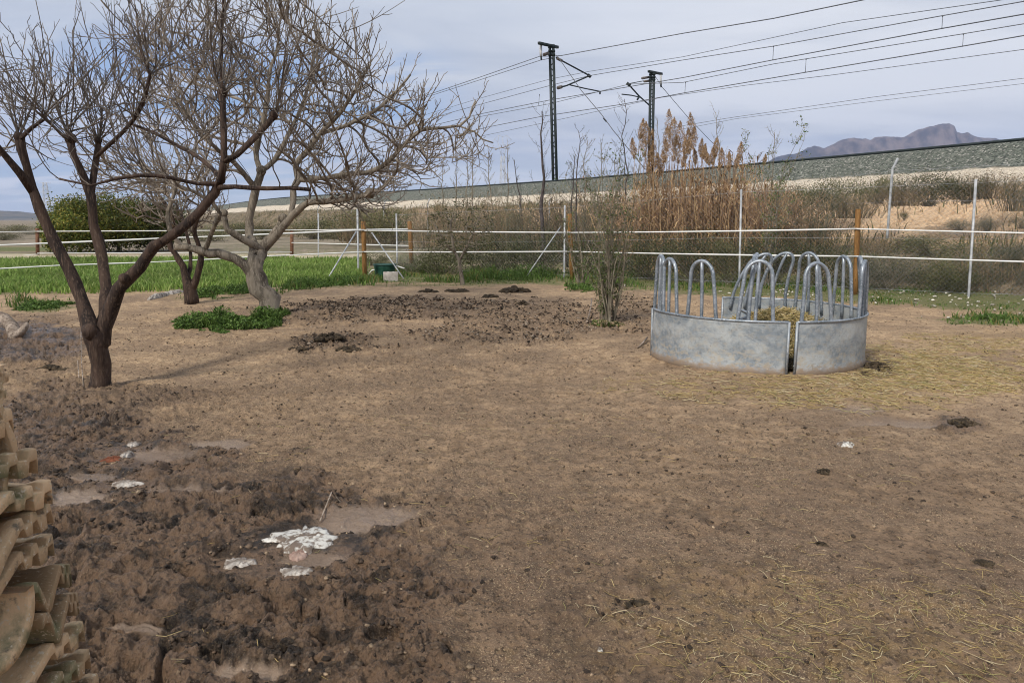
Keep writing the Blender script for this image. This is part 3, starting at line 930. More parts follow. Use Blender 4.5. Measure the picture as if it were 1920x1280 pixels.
def tree_near():
    base = gpt(187, 722)
    root = thing('bare_tree', 'dark barked bare tree forking low, nearest the camera on the left', 'tree', base)
    T = Tree(5); Y = base.y
    T.limb([(187, 735, Y, 26), (186, 715, Y, 21), (187, 680, Y, 20), (184, 645, Y, 21), (180, 628, Y, 23)])
    T.limb([(180, 634, Y, 19), (165, 600, Y, 15), (155, 560, Y + .05, 13.5), (130, 505, Y + .1, 12.5), (102, 455, Y + .1, 11.5), (75, 395, Y + .1, 10.5), (58, 350, Y + .1, 9), (48, 310, Y + .1, 8), (40, 280, Y + .1, 8), (36, 258, Y + .1, 9)])
    T.limb([(62, 362, Y + .1, 8), (38, 325, Y, 7.5), (5, 285, Y - .1, 7), (-40, 240, Y - .3, 6.5), (-90, 200, Y - .4, 6)])
    T.limb([(186, 640, Y, 17), (194, 590, Y + .1, 13), (200, 540, Y + .25, 11), (190, 480, Y + .35, 10.5), (176, 420, Y + .4, 10), (168, 365, Y + .4, 10), (152, 325, Y + .4, 9), (140, 290, Y + .4, 8.5), (133, 262, Y + .4, 9)])
    T.limb([(170, 370, Y + .4, 7), (176, 330, Y + .5, 6), (181, 290, Y + .6, 5.5), (183, 264, Y + .6, 6)])
    T.limb([(190, 640, Y, 19), (203, 580, Y, 16), (222, 545, Y - .05, 14), (262, 500, Y - .1, 12.5), (290, 463, Y - .15, 12), (330, 437, Y - .2, 11), (372, 397, Y - .2, 10), (402, 362, Y - .2, 9.5), (414, 338, Y - .2, 9)])
    T.limb([(414, 342, Y - .2, 8), (419, 295, Y - .2, 7), (421, 250, Y - .15, 6.5), (418, 205, Y - .1, 7), (417, 176, Y - .1, 9)])
    T.limb([(418, 305, Y - .2, 6.5), (445, 290, Y - .2, 6.5), (478, 258, Y - .1, 6), (500, 235, Y, 6), (513, 216, Y, 8)])
    T.limb([(410, 352, Y - .2, 6.5), (440, 350, Y - .3, 5.5), (500, 353, Y - .4, 4.8), (545, 353, Y - .5, 4.2), (582, 356, Y - .5, 4)])
    T.limb([(408, 345, Y - .2, 5), (370, 345, Y - .3, 4), (320, 333, Y - .4, 4), (260, 328, Y - .5, 4.2), (215, 336, Y - .6, 3.6), (170, 348, Y - .6, 2.6), (110, 335, Y - .7, 2)])
    T.limb([(413, 333, Y - .2, 5), (380, 300, Y, 4), (340, 278, Y + .2, 3.6), (290, 250, Y + .3, 3.2), (240, 230, Y + .4, 2.6)])
    T.limb([(178, 300, Y + .6, 4), (215, 262, Y + .4, 4.2), (250, 225, Y + .3, 4.4), (272, 180, Y + .2, 4), (280, 140, Y + .2, 3), (262, 90, Y + .1, 2)])
    T.limb([(417, 180, Y - .1, 5), (414, 120, Y, 3.6), (416, 60, Y, 2.8), (418, 0, Y, 2.2), (420, -50, Y, 2)])
    T.limb([(36, 262, Y + .1, 5), (60, 240, Y, 4), (82, 226, Y - .1, 3)])
    polyL = [(-150, 230), (-120, 130), (-60, 110), (10, 140), (60, 90), (110, 80), (170, 110), (230, 140), (270, 120), (300, 190), (310, 300), (230, 345), (130, 350), (90, 300), (40, 250), (-60, 330)]
    polyT = [(300, 200), (270, 110), (300, -60), (560, -60), (575, 30), (520, 130), (540, 210), (470, 300), (380, 330), (300, 300)]
    att = np.concatenate([attractors(polyL, Y, 1.15, 520, T.R), attractors(polyT, Y, 1.0, 300, T.R)])
    ok = np.array([p[2] > at(0, 300, Y).z - 0.35 for p in T.P])
    T.colonize(att, step=0.08, kill=0.17, infl=0.9, iters=90, trop=(0, 0, 0.1), only=ok, inertia=1.2)
    for (kx, ky, dy, n) in ((36, 256, .1, 15), (132, 258, .4, 18), (184, 262, .6, 12), (417, 172, -.1, 16), (514, 213, 0, 14), (280, 140, .2, 12), (-90, 200, -.4, 10), (82, 226, -.1, 9), (250, 225, .3, 9)):
        nd = T.near_nodes(kx, ky, Y + dy, .10)
        if nd: T.shoots(n, (.45, 1.05), at(kx, ky + 70, Y + dy), out=.6, up=.25, rand=.62, segs=8, curve=.04, side=.75, from_nodes=nd, side_len=.26)
    zc = at(0, 330, Y).z
    T.shoots(390, (.18, .6), at(200, 330, Y), out=.55, up=.08, rand=.6, segs=5, curve=.06, side=.6, zmin=zc)
    T.spurs(0.10, (0.03, 0.10), 0.6)
    T.radii(0.0029, 3.2)
    T.build(M_barkA, M_twigA, root, 10, 3,
            knobs=[(36, 256, Y + .1, 9), (132, 258, Y + .4, 10), (184, 262, Y + .6, 6.5), (417, 172, Y - .1, 9), (514, 213, Y, 8), (378, 425, Y - .3, 2), (168, 618, Y - .1, 14), (232, 520, Y - .15, 9), (295, 455, Y - .22, 8)])
    return root


def tree_mid():
    base = gpt(503, 592)
    root = thing('bare_tree', 'broad grey bare tree leaning over the green weeds, with a wide tangled crown', 'tree', base)
    T = Tree(8); Y = base.y; T.slim = 0.78
    T.limb([(510, 602, Y, 33), (502, 580, Y, 27), (488, 540, Y, 23), (478, 505, Y, 22), (482, 482, Y, 20)])
    T.limb([(478, 520, Y, 15), (455, 495, Y - .1, 12), (425, 478, Y - .2, 11), (390, 472, Y - .3, 10), (350, 463, Y - .4, 9.5), (325, 462, Y - .5, 8)])
    T.limb([(484, 490, Y, 15), (494, 465, Y + .1, 14), (510, 445, Y + .1, 12), (525, 425, Y + .1, 9), (530, 412, Y + .1, 8)])
    T.limb([(494, 470, Y + .1, 9), (460, 452, Y - .1, 9), (440, 440, Y - .2, 8), (425, 430, Y - .2, 7), (420, 400, Y - .2, 6)])
    T.limb([(480, 480, Y, 12), (468, 440, Y + .3, 11), (466, 410, Y + .35, 10), (475, 375, Y + .4, 9.5), (482, 350, Y + .4, 9), (490, 320, Y + .4, 9)])
    T.limb([(490, 325, Y + .4, 8), (480, 285, Y + .5, 6.5), (490, 240, Y + .5, 6), (500, 190, Y + .5, 5), (505, 140, Y + .5, 4), (520, 90, Y + .5, 3), (525, 40, Y + .6, 2.2), (540, -10, Y + .6, 1.8)])
    T.limb([(489, 322, Y + .4, 7), (515, 300, Y + .6, 6), (540, 255, Y + .7, 5), (565, 200, Y + .8, 4), (580, 150, Y + .9, 3.2), (590, 90, Y + 1, 2.5)])
    T.limb([(478, 355, Y + .4, 7), (455, 320, Y + .2, 6), (425, 295, Y, 5), (390, 265, Y - .3, 4.4), (360, 230, Y - .5, 3.6), (330, 180, Y - .7, 3)])
    T.limb([(500, 460, Y + .1, 10), (530, 430, Y, 9), (555, 400, Y - .1, 8.5), (580, 380, Y - .2, 8), (620, 377, Y - .3, 7), (660, 372, Y - .4, 6), (694, 362, Y - .4, 6.5)])
    T.limb([(545, 412, Y, 7), (548, 380, Y + .2, 7), (552, 355, Y + .3, 8), (560, 335, Y + .4, 8), (553, 310, Y + .4, 7), (575, 285, Y + .4, 6.5), (600, 250, Y + .3, 5.5), (640, 210, Y + .2, 4.6), (668, 165, Y + .1, 3.6), (695, 120, Y, 2.6)])
    T.limb([(560, 338, Y + .4, 7), (600, 335, Y + .2, 6), (650, 328, Y, 5.5), (700, 320, Y - .1, 5), (730, 300, Y - .2, 5), (760, 270, Y - .2, 4.6), (790, 245, Y - .2, 4.2), (828, 240, Y - .2, 3.4), (862, 236, Y - .2, 3)])
    T.limb([(862, 236, Y - .2, 2.4), (880, 220, Y - .2, 2.4), (886, 200, Y - .2, 2), (892, 188, Y - .2, 1.6)])
    T.limb([(862, 237, Y - .2, 2.2), (890, 247, Y - .2, 2), (905, 262, Y - .2, 1.7), (925, 268, Y - .2, 1.3)])
    T.limb([(600, 250, Y + .3, 5), (650, 235, Y + .5, 4.4), (700, 210, Y + .6, 3.8), (740, 175, Y + .6, 3), (770, 140, Y + .6, 2.2)])
    T.limb([(340, 463, Y - .45, 6), (318, 430, Y - .5, 5), (316, 395, Y - .4, 4.6), (330, 350, Y - .3, 4), (325, 320, Y - .3, 3.5)])
    T.limb([(384, 470, Y - .3, 6), (398, 432, Y - .5, 5.2), (412, 400, Y - .7, 4.8), (385, 372, Y - .8, 4), (340, 350, Y - 1, 3.6), (290, 340, Y - 1.1, 3), (240, 345, Y - 1.2, 2.4)])
    poly = [(190, 360), (170, 290), (240, 230), (250, 140), (240, 50), (310, 10), (340, -70), (580, -70), (590, 45), (650, 95), (680, 130), (725, 155), (745, 195), (780, 225), (800, 285), (800, 315), (760, 340), (700, 395), (620, 400), (540, 330), (470, 290), (400, 330), (330, 400)]
    polyR = [(560, 400), (600, 330), (840, 235), (880, 290), (800, 350), (730, 400), (640, 410)]
    att = np.concatenate([attractors(poly, Y, 2.2, 1700, T.R), attractors(polyR, Y - .2, 1.2, 260, T.R)])
    ok = np.array([p[2] > at(0, 405, Y).z for p in T.P])
    T.colonize(att, step=0.11, kill=0.24, infl=1.2, iters=110, trop=(0, 0, 0.1), only=ok, inertia=1.1, maxn=16000)
    zc = at(0, 400, Y).z
    T.shoots(1300, (.25, .8), at(500, 400, Y), out=.75, up=.12, rand=.55, segs=5, curve=.10, side=.8, zmin=zc, side_len=.45)
    T.spurs(0.14, (0.05, 0.16), 0.8)
    T.radii(0.0055, 3.0)
    T.build(M_barkB, M_twigB, root, 10, 3, knobs=[(694, 360, Y - .4, 9), (530, 408, Y + .1, 9), (490, 318, Y + .4, 9), (420, 398, Y - .2, 7)])
    return root


def tree_small():
    base = gpt(360, 566)
    root = thing('bare_tree', 'small dark twin stemmed bare tree behind the leaning grey tree', 'tree', base)
    T = Tree(12); Y = base.y
    T.limb([(360, 572, Y, 16), (360, 555, Y, 15), (357, 535, Y, 14)])
    T.limb([(355, 540, Y, 10), (342, 500, Y, 8), (328, 475, Y, 7), (318, 450, Y, 6), (325, 425, Y, 5), (318, 395, Y, 4), (300, 370, Y, 3)])
    T.limb([(362, 540, Y, 9), (372, 505, Y, 7), (376, 470, Y, 6), (365, 440, Y, 5), (372, 405, Y, 4), (390, 370, Y, 3)])
    T.limb([(352, 520, Y, 6), (358, 480, Y + .3, 4), (350, 440, Y + .4, 3), (340, 400, Y + .5, 2.5)])
    att = attractors([(240, 420), (260, 330), (330, 300), (420, 330), (430, 420), (350, 450)], Y, 1.2, 420, T.R)
    ok = np.array([p[2] > at(0, 470, Y).z for p in T.P])
    T.colonize(att, step=0.12, kill=0.22, infl=1.1, iters=80, trop=(0, 0, 0.12), only=ok, inertia=0.6)
    T.shoots(140, (.2, .6), at(350, 460, Y), zmin=at(0, 470, Y).z); T.spurs(0.15, (0.08, 0.22), 0.6); T.radii(0.0055, 2.9)
    T.build(M_barkA, M_twigB, root, 8, 3)


tree_near(); tree_mid(); tree_small()

# ------------------------------------------------------------------ ring feeder
def feeder():
    cx, cy = 2.85, 8.52; Rr = 1.19; z0 = float(gz(cx, cy - Rr)[0]) - 0.0
    root = thing('ring_feeder', 'round galvanised hay feeder with hooped tube rails and steel skirt', 'feeder', (cx, cy, 0))
    H = 0.575
    def panel(name, a0, a1, label=None):
        n = max(8, int(abs(a1 - a0) / 2)); rows = [0.0, 0.012, 0.05, 0.09, 0.14, 0.25, 0.36, 0.46, 0.53, H - 0.012, H]
        A = np.radians(np.linspace(a0, a1, n))
        out = []; 
        for side in (0, 1):
            for zi, z in enumerate(rows):
                bul = 0.006 * math.sin(z / H * math.pi) + (0.022 if z < 0.10 else 0) * math.sin(min(z, .1) / .1 * math.pi)
                for a in A:
                    dent = 0.010 * (vnoise(np.array([a * 3.0]), np.array([z * 5]), 5)[0] - .5)
                    r = Rr + bul + dent - (0.006 if side else 0)
                    out.append((r * math.cos(a), r * math.sin(a), z))
        V = np.array(out); m = len(rows)
        i = np.arange(m - 1)[:, None] * n; j = np.arange(n - 1)[None, :]
        f0 = np.stack([i + j, i + j + 1, i + n + j + 1, i + n + j], -1).reshape(-1, 4)
        f1 = f0[:, ::-1] + n * m
        e = []
        for (rr) in (0, m - 1):
            for q in range(n - 1):
                a = rr * n + q; b = a + 1; c = b + n * m; d = a + n * m
                e.append((a, d, c, b) if rr == 0 else (a, b, c, d))
        for (cc) in (0, n - 1):
            for q in range(m - 1):
                a = q * n + cc; b = a + n; c = b + n * m; d = a + n * m
                e.append((a, b, c, d) if cc == 0 else (a, d, c, b))
        return mesh_np(name, V, [np.concatenate([f0, f1, np.array(e)])], M_sheet, root, smooth=True)
    gap = 1.7
    panels = [(-90 + gap, -8), (-7, 92), (180, 270 - gap - 0.5)]
    for (a0, a1) in panels:
        pn = panel('skirt_panel', a0, a1)
        # rolled rims
        for (z, r) in ((H, 0.014), (0.012, 0.012)):
            mb = MB(); A = np.radians(np.linspace(a0, a1, 40))
            mb.tube([((Rr + .002) * math.cos(a), (Rr + .002) * math.sin(a), z) for a in A], r, 7)
            mb.build('rim_tube', M_tube, pn, smooth=True)
    # flange uprights at panel ends
    for a in (-90 + gap, 270 - gap - 0.5, -7.5, 180.3, 91.6):
        mb = MB(); a = math.radians(a)
        mb.bar(((Rr + .012) * math.cos(a), (Rr + .012) * math.sin(a), 0.012), ((Rr + .012) * math.cos(a), (Rr + .012) * math.sin(a), H + .004), 0.02, 0.03)
        mb.build('joint_flange', M_galv, root)
    R0 = random.Random(4)
    spec = [(-161, 0, 0), (-136, 0, 0), (-108, -.02, 0), (-77, .0, 0), (-36, .0, 0), (-17, 0, .02), (12, 0, 0), (38, 0, 0), (62, -.20, .03), (78, -.24, .06), (186, 0, 0)]
    for (ad, lean, inn) in spec:
        lean += R0.uniform(-.04, .04); inn += R0.uniform(.0, .06)
        a = math.radians(ad); t = np.array((-math.sin(a), math.cos(a), 0)); o = np.array((math.cos(a), math.sin(a), 0))
        c = o * (Rr - 0.034); wb, wt, hh = 0.185, 0.135, 0.60 + R0.uniform(-.02, .02)
        def P(u, v):      # u along the rim, v height above the rim
            k = v / hh
            return c + t * (u + lean * k * k) - o * inn * k * k + np.array((0, 0, H - 0.14 + v * 1.0 + 0.14 * k))
        pts = []
        for k in range(9): pts.append(P(-(wb + (wt - wb) * k / 9), hh * 0.78 * k / 9))
        for k in range(13):
            th = math.pi - math.pi * k / 12
            pts.append(P(wt * math.cos(th), hh * 0.78 + math.sin(th) * hh * 0.22))
        for k in range(9): pts.append(P(wt + (wb - wt) * (k + 1) / 9, hh * 0.78 * (1 - (k + 1) / 9)))
        mb = MB(); mb.tube(pts, 0.0205, 9)
        hoop = mb.build('hoop_rail', M_tube, root, smooth=True)
        mb = MB(); mb.tube([P(0, hh * k / 8) for k in range(9)], 0.0185, 9)
        mb.build('middle_bar', M_tube, hoop, smooth=True)
    # the third section stands open, swung into the ring
    A0 = np.array((-0.50, -1.03, 0)); D = np.array((0.30, 0.95, 0)); D /= np.linalg.norm(D); S = np.array((D[1], -D[0], 0))
    n = 20; V = []; rows = [0.02, .2, .4, H]
    for sd in (-.004, .004):
        for z in rows:
            for k in range(n):
                q = A0 + D * 0.95 * k / (n - 1) + S * (sd + 0.10 * math.sin(math.pi * k / (n - 1))); V.append((q[0], q[1], z))
    i = np.arange(3)[:, None] * n; j = np.arange(n - 1)[None, :]
    f0 = np.stack([i + j, i + j + 1, i + n + j + 1, i + n + j], -1).reshape(-1, 4); m4 = 4 * n
    e = [(3 * n + k, 3 * n + k + 1, 3 * n + k + 1 + m4, 3 * n + k + m4) for k in range(n - 1)]
    sp = mesh_np('skirt_panel', V, np.concatenate([f0, f0[:, ::-1] + m4, np.array(e)]), M_sheet, root, smooth=True)
    mb = MB(); mb.tube([tuple(np.array(V[3 * n + k]) + np.array((0, 0, .004))) for k in range(n)], .014, 7); mb.build('rim_tube', M_tube, sp, smooth=True)
    for (u0, ln) in ((0.26, .03), (0.70, .06)):
        c = A0 + D * u0 + S * .09
        def Q(u, v):
            return c + D * u + S * (ln * (v / .66) ** 2) + np.array((0, 0, H - .14 + v * 1.2))
        pts = [Q(-.19 + .05 * k / 9, .52 * k / 9) for k in range(9)] + [Q(.14 * math.cos(math.pi - math.pi * k / 12), .52 + .14 * math.sin(math.pi * k / 12)) for k in range(13)] + [Q(.14 + .05 * (k + 1) / 9, .52 * (1 - (k + 1) / 9)) for k in range(9)]
        mb = MB(); mb.tube(pts, .0205, 9); hoop = mb.build('hoop_rail', M_tube, root, smooth=True)
        mb = MB(); mb.tube([Q(0, .66 * k / 8) for k in range(9)], .0185, 9); mb.build('middle_bar', M_tube, hoop, smooth=True)
    return root, (cx, cy, Rr)


def sheet_material():
    m, nt, N, L, B = new_mat('weathered_galvanised_sheet')
    tc = node(nt, 'ShaderNodeTexCoord'); p = tc.outputs['Object']
    mp = node(nt, 'ShaderNodeMapping'); mp.inputs['Scale'].default_value = (1, 1, 1.6); L.new(p, mp.inputs[0])
    n1 = noise(nt, mp.outputs[0], 3.2, 6, 0.65, 0.4); n2 = noise(nt, mp.outputs[0], 14, 6, 0.7); n3 = noise(nt, p, 70, 4, 0.7)
    vo = node(nt, 'ShaderNodeTexVoronoi'); vo.inputs['Scale'].default_value = 34; L.new(p, vo.inputs['Vector'])
    sv = node(nt, 'ShaderNodeSeparateColor'); L.new(vo.outputs['Color'], sv.inputs[0])
    c = mixc(nt, ramp(nt, n1, 0.35, 0.65), (0.165, 0.20, 0.232), (0.39, 0.415, 0.42))
    c = mixc(nt, math_n(nt, 'MULTIPLY', sv.outputs[0], 0.25), c, (0.54, 0.56, 0.57))
    sx = node(nt, 'ShaderNodeSeparateXYZ'); L.new(p, sx.inputs[0])
    dirt = math_n(nt, 'MULTIPLY', ramp(nt, n2, 0.46, 0.62), ramp(nt, sx.outputs[2], 0.05, 0.42, 0.9, 0.30))
    c = mixc(nt, dirt, c, (0.42, 0.37, 0.29))
    c = mixc(nt, ramp(nt, n2, 0.30, 0.22), c, (0.16, 0.18, 0.20))
    c = mixc(nt, ramp(nt, math_n(nt, 'ADD', sx.outputs[2], math_n(nt, 'MULTIPLY', n2, -0.16)), -0.03, 0.06, 0.8, 0), c, (0.24, 0.165, 0.105))
    wv = node(nt, 'ShaderNodeTexNoise'); wv.inputs['Scale'].default_value = 5; wv.inputs['Detail'].default_value = 3; wv.inputs['Distortion'].default_value = 2.2
    L.new(mp.outputs[0], wv.inputs['Vector'])
    scr = ramp(nt, math_n(nt, 'ABSOLUTE', math_n(nt, 'SUBTRACT', wv.outputs['Fac'], 0.5)), 0.0, 0.012, 0.6, 0)
    c = mixc(nt, scr, c, (0.13, 0.13, 0.13))
    c = mixc(nt, ramp(nt, n3, 0.64, 0.74), c, (0.62, 0.61, 0.57))
    L.new(c, B.inputs['Base Color'])
    B.inputs['Metallic'].default_value = 0.12; L.new(ramp(nt, n2, 0.3, 0.7, 0.42, 0.65), B.inputs['Roughness'])
    L.new(bump(nt, math_n(nt, 'ADD', n1, math_n(nt, 'MULTIPLY', n2, 0.3)), 0.25, 0.02), B.inputs['Normal'])
    return m


M_sheet = sheet_material()
feeder_root, FEED = feeder()


def straw_mesh(name, P, length, rad, R, flat=0.12, cols=None, zlift=0.0):
    N = len(P)
    a = R.uniform(0, 2 * math.pi, N); e = R.normal(0, flat, N); L = length * R.uniform(0.35, 1.5, N)
    d = np.stack([np.cos(a) * np.cos(e), np.sin(a) * np.cos(e), np.sin(e)], 1) * (L / 2)[:, None]
    mid = P + R.normal(size=(N, 3)) * np.array((0.12, 0.12, 0.06)) * L[:, None] + np.array((0, 0, zlift))
    V1, F1 = prisms(P - d, mid, rad, rad, 3); V2, F2 = prisms(mid, P + d, rad, rad * .8, 3)
    c = cols[R.randint(0, len(cols), N)] * R.uniform(0.7, 1.2, (N, 1))
    c = np.repeat(c, 6, axis=0)
    return mesh_np(name, np.concatenate([V1, V2]), np.concatenate([F1, F2 + len(V1)]), M_straw, col=np.concatenate([c, c]))


STRAW = np.array([(0.50, 0.37, 0.16), (0.58, 0.45, 0.22), (0.40, 0.30, 0.12), (0.34, 0.30, 0.12), (0.62, 0.52, 0.32)])


def hay():
    cx, cy, Rr = FEED
    R = np.random.RandomState(3)
    n = 46
    u = np.linspace(-1, 1, n); U, V_ = np.meshgrid(u, u)
    rr = np.sqrt(U**2 + V_**2)
    sc_ = np.where(rr > 1, 1 / np.maximum(rr, 1e-6), 1)
    X = U * sc_ * (Rr - 0.05); Y = V_ * sc_ * (Rr - 0.05)
    hgt = 0.10 + 0.42 * np.exp(-(((X - 0.38) / 0.80) ** 2 + ((Y - 0.20) / 0.60) ** 2)) + 0.10 * (fbm(X * 4, Y * 4, 3, 7) - .5)
    V = np.stack([X + cx, Y + cy, hgt], -1).reshape(-1, 3)
    i = np.arange(n - 1)[:, None] * n; j = np.arange(n - 1)[None, :]
    Fq = np.stack([i + j, i + j + 1, i + n + j + 1, i + n + j], -1).reshape(-1, 4)
    N = 9000
    a = R.uniform(0, 2 * math.pi, N); r = np.sqrt(R.uniform(0, 1, N)) * (Rr - 0.08)
    x = r * np.cos(a); y = r * np.sin(a)
    h = 0.10 + 0.42 * np.exp(-(((x - 0.38) / 0.80) ** 2 + ((y - 0.20) / 0.60) ** 2)) + 0.10 * (fbm(x * 4, y * 4, 3, 7) - .5) + R.uniform(0, 0.03, N)
    P = np.stack([x + cx, y + cy, h], 1)
    e = R.normal(0, 0.35, N); b = R.uniform(0, 2 * math.pi, N); L = R.uniform(0.06, 0.2, N)
    d = np.stack([np.cos(b) * np.cos(e), np.sin(b) * np.cos(e), np.sin(e)], 1) * L[:, None] / 2
    # no straw end may poke through the skirt
    Va, Fa = prisms(P - d, P + d, 0.0035, 0.003, 3)
    c0 = np.tile(np.array((0.10, 0.075, 0.035)), (len(V), 1))
    rim_tone = 1 - 0.85 * sstep(0.5, 0.8, r / Rr)          # straw colour gets darker towards the rim
    c1 = np.repeat(STRAW[R.randint(0, 5, N)] * R.uniform(0.7, 1.25, (N, 1)) * rim_tone[:, None], 6, axis=0)
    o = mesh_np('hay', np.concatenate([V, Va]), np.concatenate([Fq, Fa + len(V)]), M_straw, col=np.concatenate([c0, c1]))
    struct(o, 'stuff', 'loose yellow hay heaped inside the ring feeder', 'hay')


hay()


def ground_scatter(n, fn, R, ymin=1.0, ymax=22.0, tries=60):
    """world-space points on the paddock kept with probability fn(zones)"""
    out = []; got = 0
    for _ in range(tries):
        m = 60000
        r = np.sqrt(R.uniform(ymin**2, ymax**2, m)); a = R.uniform(-0.72, 0.72, m)
        X = r * np.sin(a); Y = r * np.cos(a)
        Z = zones(X, Y)
        k = R.uniform(0, 1, m) < fn(Z, X, Y)
        if k.any():
            Zk = {q: v[k] for q, v in Z.items()}
            out.append(np.stack([X[k], Y[k], ground_z(X[k], Y[k], Zk)], 1)); got += int(k.sum())
        if got >= n: break
    return np.concatenate(out)[:n]


def loose_straw():
    R = np.random.RandomState(17)
    out = lambda X, Y: (np.hypot(X - FEED[0], Y - FEED[1]) > FEED[2] + 0.04)
    near = lambda X, Y: np.clip(9.0 / np.maximum(X**2 + Y**2, 9.0), 0, 1)
    P = ground_scatter(3000, lambda Z, X, Y: np.clip(0.9 * Z['straw']**1.3, 0, 1) * out(X, Y), R, 5, 12)
    o = straw_mesh('straw', P + np.array((0, 0, 0.008)), 0.13, 0.0028, R, 0.10, STRAW)
    struct(o, 'stuff', 'yellow straw strewn on the ground around the feeder', 'straw')
    P = ground_scatter(900, lambda Z, X, Y: sstep(.40, .62, Z['n1']) * np.clip((0.03 + 0.9 * Z['straw']) * (1 - 0.8 * Z['wet']), 0, 1) * (Z['py'] > 760), R, 1.3, 6)
    o = straw_mesh('straw', P + np.array((0, 0, 0.006)), 0.07, 0.0013, R, 0.12, STRAW)
    struct(o, 'stuff', 'thin straw wisps lying on the damp earth in the foreground', 'straw')


loose_straw()


def clod_mesh(name, P, size, R, mat, cols, squash=0.6):
    """many irregular crumbs: jittered octahedra-like lumps"""
    base = []
    for i in range(4):
        for j in range(6):
            th = math.pi * (i + .5) / 4; ph = 2 * math.pi * (j + .5 * (i % 2)) / 6
            base.append((math.sin(th) * math.cos(ph), math.sin(th) * math.sin(ph), math.cos(th)))
    base = np.array(base); f = []
    for i in range(3):
        for j in range(6):
            a = i * 6 + j; b = i * 6 + (j + 1) % 6; f.append((a, a + 6, b + 6, b))
    f = np.array(f)
    caps = np.array([(0, 1, 2, 3), (0, 3, 4, 5), (18, 21, 20, 19), (18, 23, 22, 21)])
    f = np.concatenate([f, caps])
    N = len(P)
    s = size * R.uniform(0.35, 1.0, N) ** 1.6 * 1.6
    j = 1 + R.normal(0, 0.24, (N, 24, 1))
    ax = R.uniform(0.6, 1.35, (N, 1, 3)); ax[:, :, 2] *= squash
    V = base[None] * j * ax * s[:, None, None] + P[:, None, :]
    Fq = (f[None] + (np.arange(N) * 24)[:, None, None]).reshape(-1, 4)
    c = cols[R.randint(0, len(cols), N)] * R.uniform(0.7, 1.25, (N, 1))
    return mesh_np(name, V.reshape(-1, 3), Fq, mat, col=np.repeat(c, 24, axis=0), smooth=False)


M_clod = attr_mat('earth_clod', 0.8, 0, 60, 0.5)


def clods():
    R = np.random.RandomState(23)
    MUD = np.array([(0.045, 0.031, 0.022), (0.07, 0.049, 0.034), (0.10, 0.07, 0.048), (0.032, 0.023, 0.017)])
    P = ground_scatter(3500, lambda Z, X, Y: np.clip(Z['wet'] * 1.1 - 0.25, 0, 1) * (1 - Z['pud']) * sstep(0.46, 0.62, Z['n2']), R, 1.5, 8)
    o = clod_mesh('mud_clods', P - np.array((0, 0, .004)), 0.011, R, M_clod, MUD)
    struct(o, 'stuff', 'dark crumbs of trampled wet mud in the left foreground', 'mud')
    ROT = np.array([(0.035, 0.024, 0.016), (0.08, 0.055, 0.038), (0.15, 0.108, 0.075), (0.28, 0.225, 0.17), (0.025, 0.017, 0.011)])
    P = ground_scatter(9000, lambda Z, X, Y: np.clip(Z['rot'] * 1.2 - 0.6, 0, 1) * sstep(.40, .55, Z['n2']), R, 7, 16)
    o = clod_mesh('rotted_litter', P, 0.015, R, M_clod, ROT)
    struct(o, 'stuff', 'dark rotted litter broken up over the middle of the paddock', 'litter')
    DRY = np.array([(0.16, 0.11, 0.07), (0.10, 0.068, 0.045), (0.26, 0.19, 0.125), (0.05, 0.035, 0.024)])
    P = ground_scatter(12000, lambda Z, X, Y: (1 - Z['green']) * (1 - Z['pud']) * np.clip(0.10 + 0.3 * (Z['n2'] > .55), 0, 1) * (np.hypot(X - FEED[0], Y - FEED[1]) > FEED[2] + .05), R, 1.4, 15)
    o = clod_mesh('soil_crumbs', P, 0.009, R, M_clod, DRY)
    struct(o, 'stuff', 'small soil crumbs scattered all over the bare paddock', 'soil')


clods()


def dung_pile(px, py, wpx, hpx, label, seed, n=26, mat=None, name='manure_pile', cat='manure', group='manure piles on the paddock'):
    p = gpt(px, py)
    Y = p.y; w = w_of(wpx, Y) / 2; h = w_of(hpx, Y) * .7; n = int(n * 1.5)
    R = np.random.RandomState(seed)
    mb = MB()
    for k in range(n):
        a = R.uniform(0, 2 * math.pi); r = math.sqrt(R.uniform(0, 1))
        s = w * R.uniform(0.09, 0.26)
        x, y = math.cos(a) * r * w * 0.85, math.sin(a) * r * w * 0.6
        z = h * (1 - r**1.5) * R.uniform(0.3, 0.9)
        V = []; Fq = []
        for i in range(5):
            for j in range(8):
                th = math.pi * (i + .25) / 4.5; ph = 2 * math.pi * j / 8
                q = s * (1 + 0.22 * R.normal())
                V.append((x + q * math.sin(th) * math.cos(ph), y + q * math.sin(th) * math.sin(ph), z + 0.6 * min(q, h * 1.2) * math.cos(th)))
        for i in range(4):
            for j in range(8):
                b = i * 8 + j; c = i * 8 + (j + 1) % 8; Fq.append((b, b + 8, c + 8, c))
        Fq += [(0, 1, 2, 3), (0, 3, 4, 5), (0, 5, 6, 7)]
        mb.raw(np.array(V), Fq)
    o = mb.build(name, mat or M_dung, smooth=False); o.location = (p.x, p.y, p.z)
    tag(o, label, cat, group)
    return o


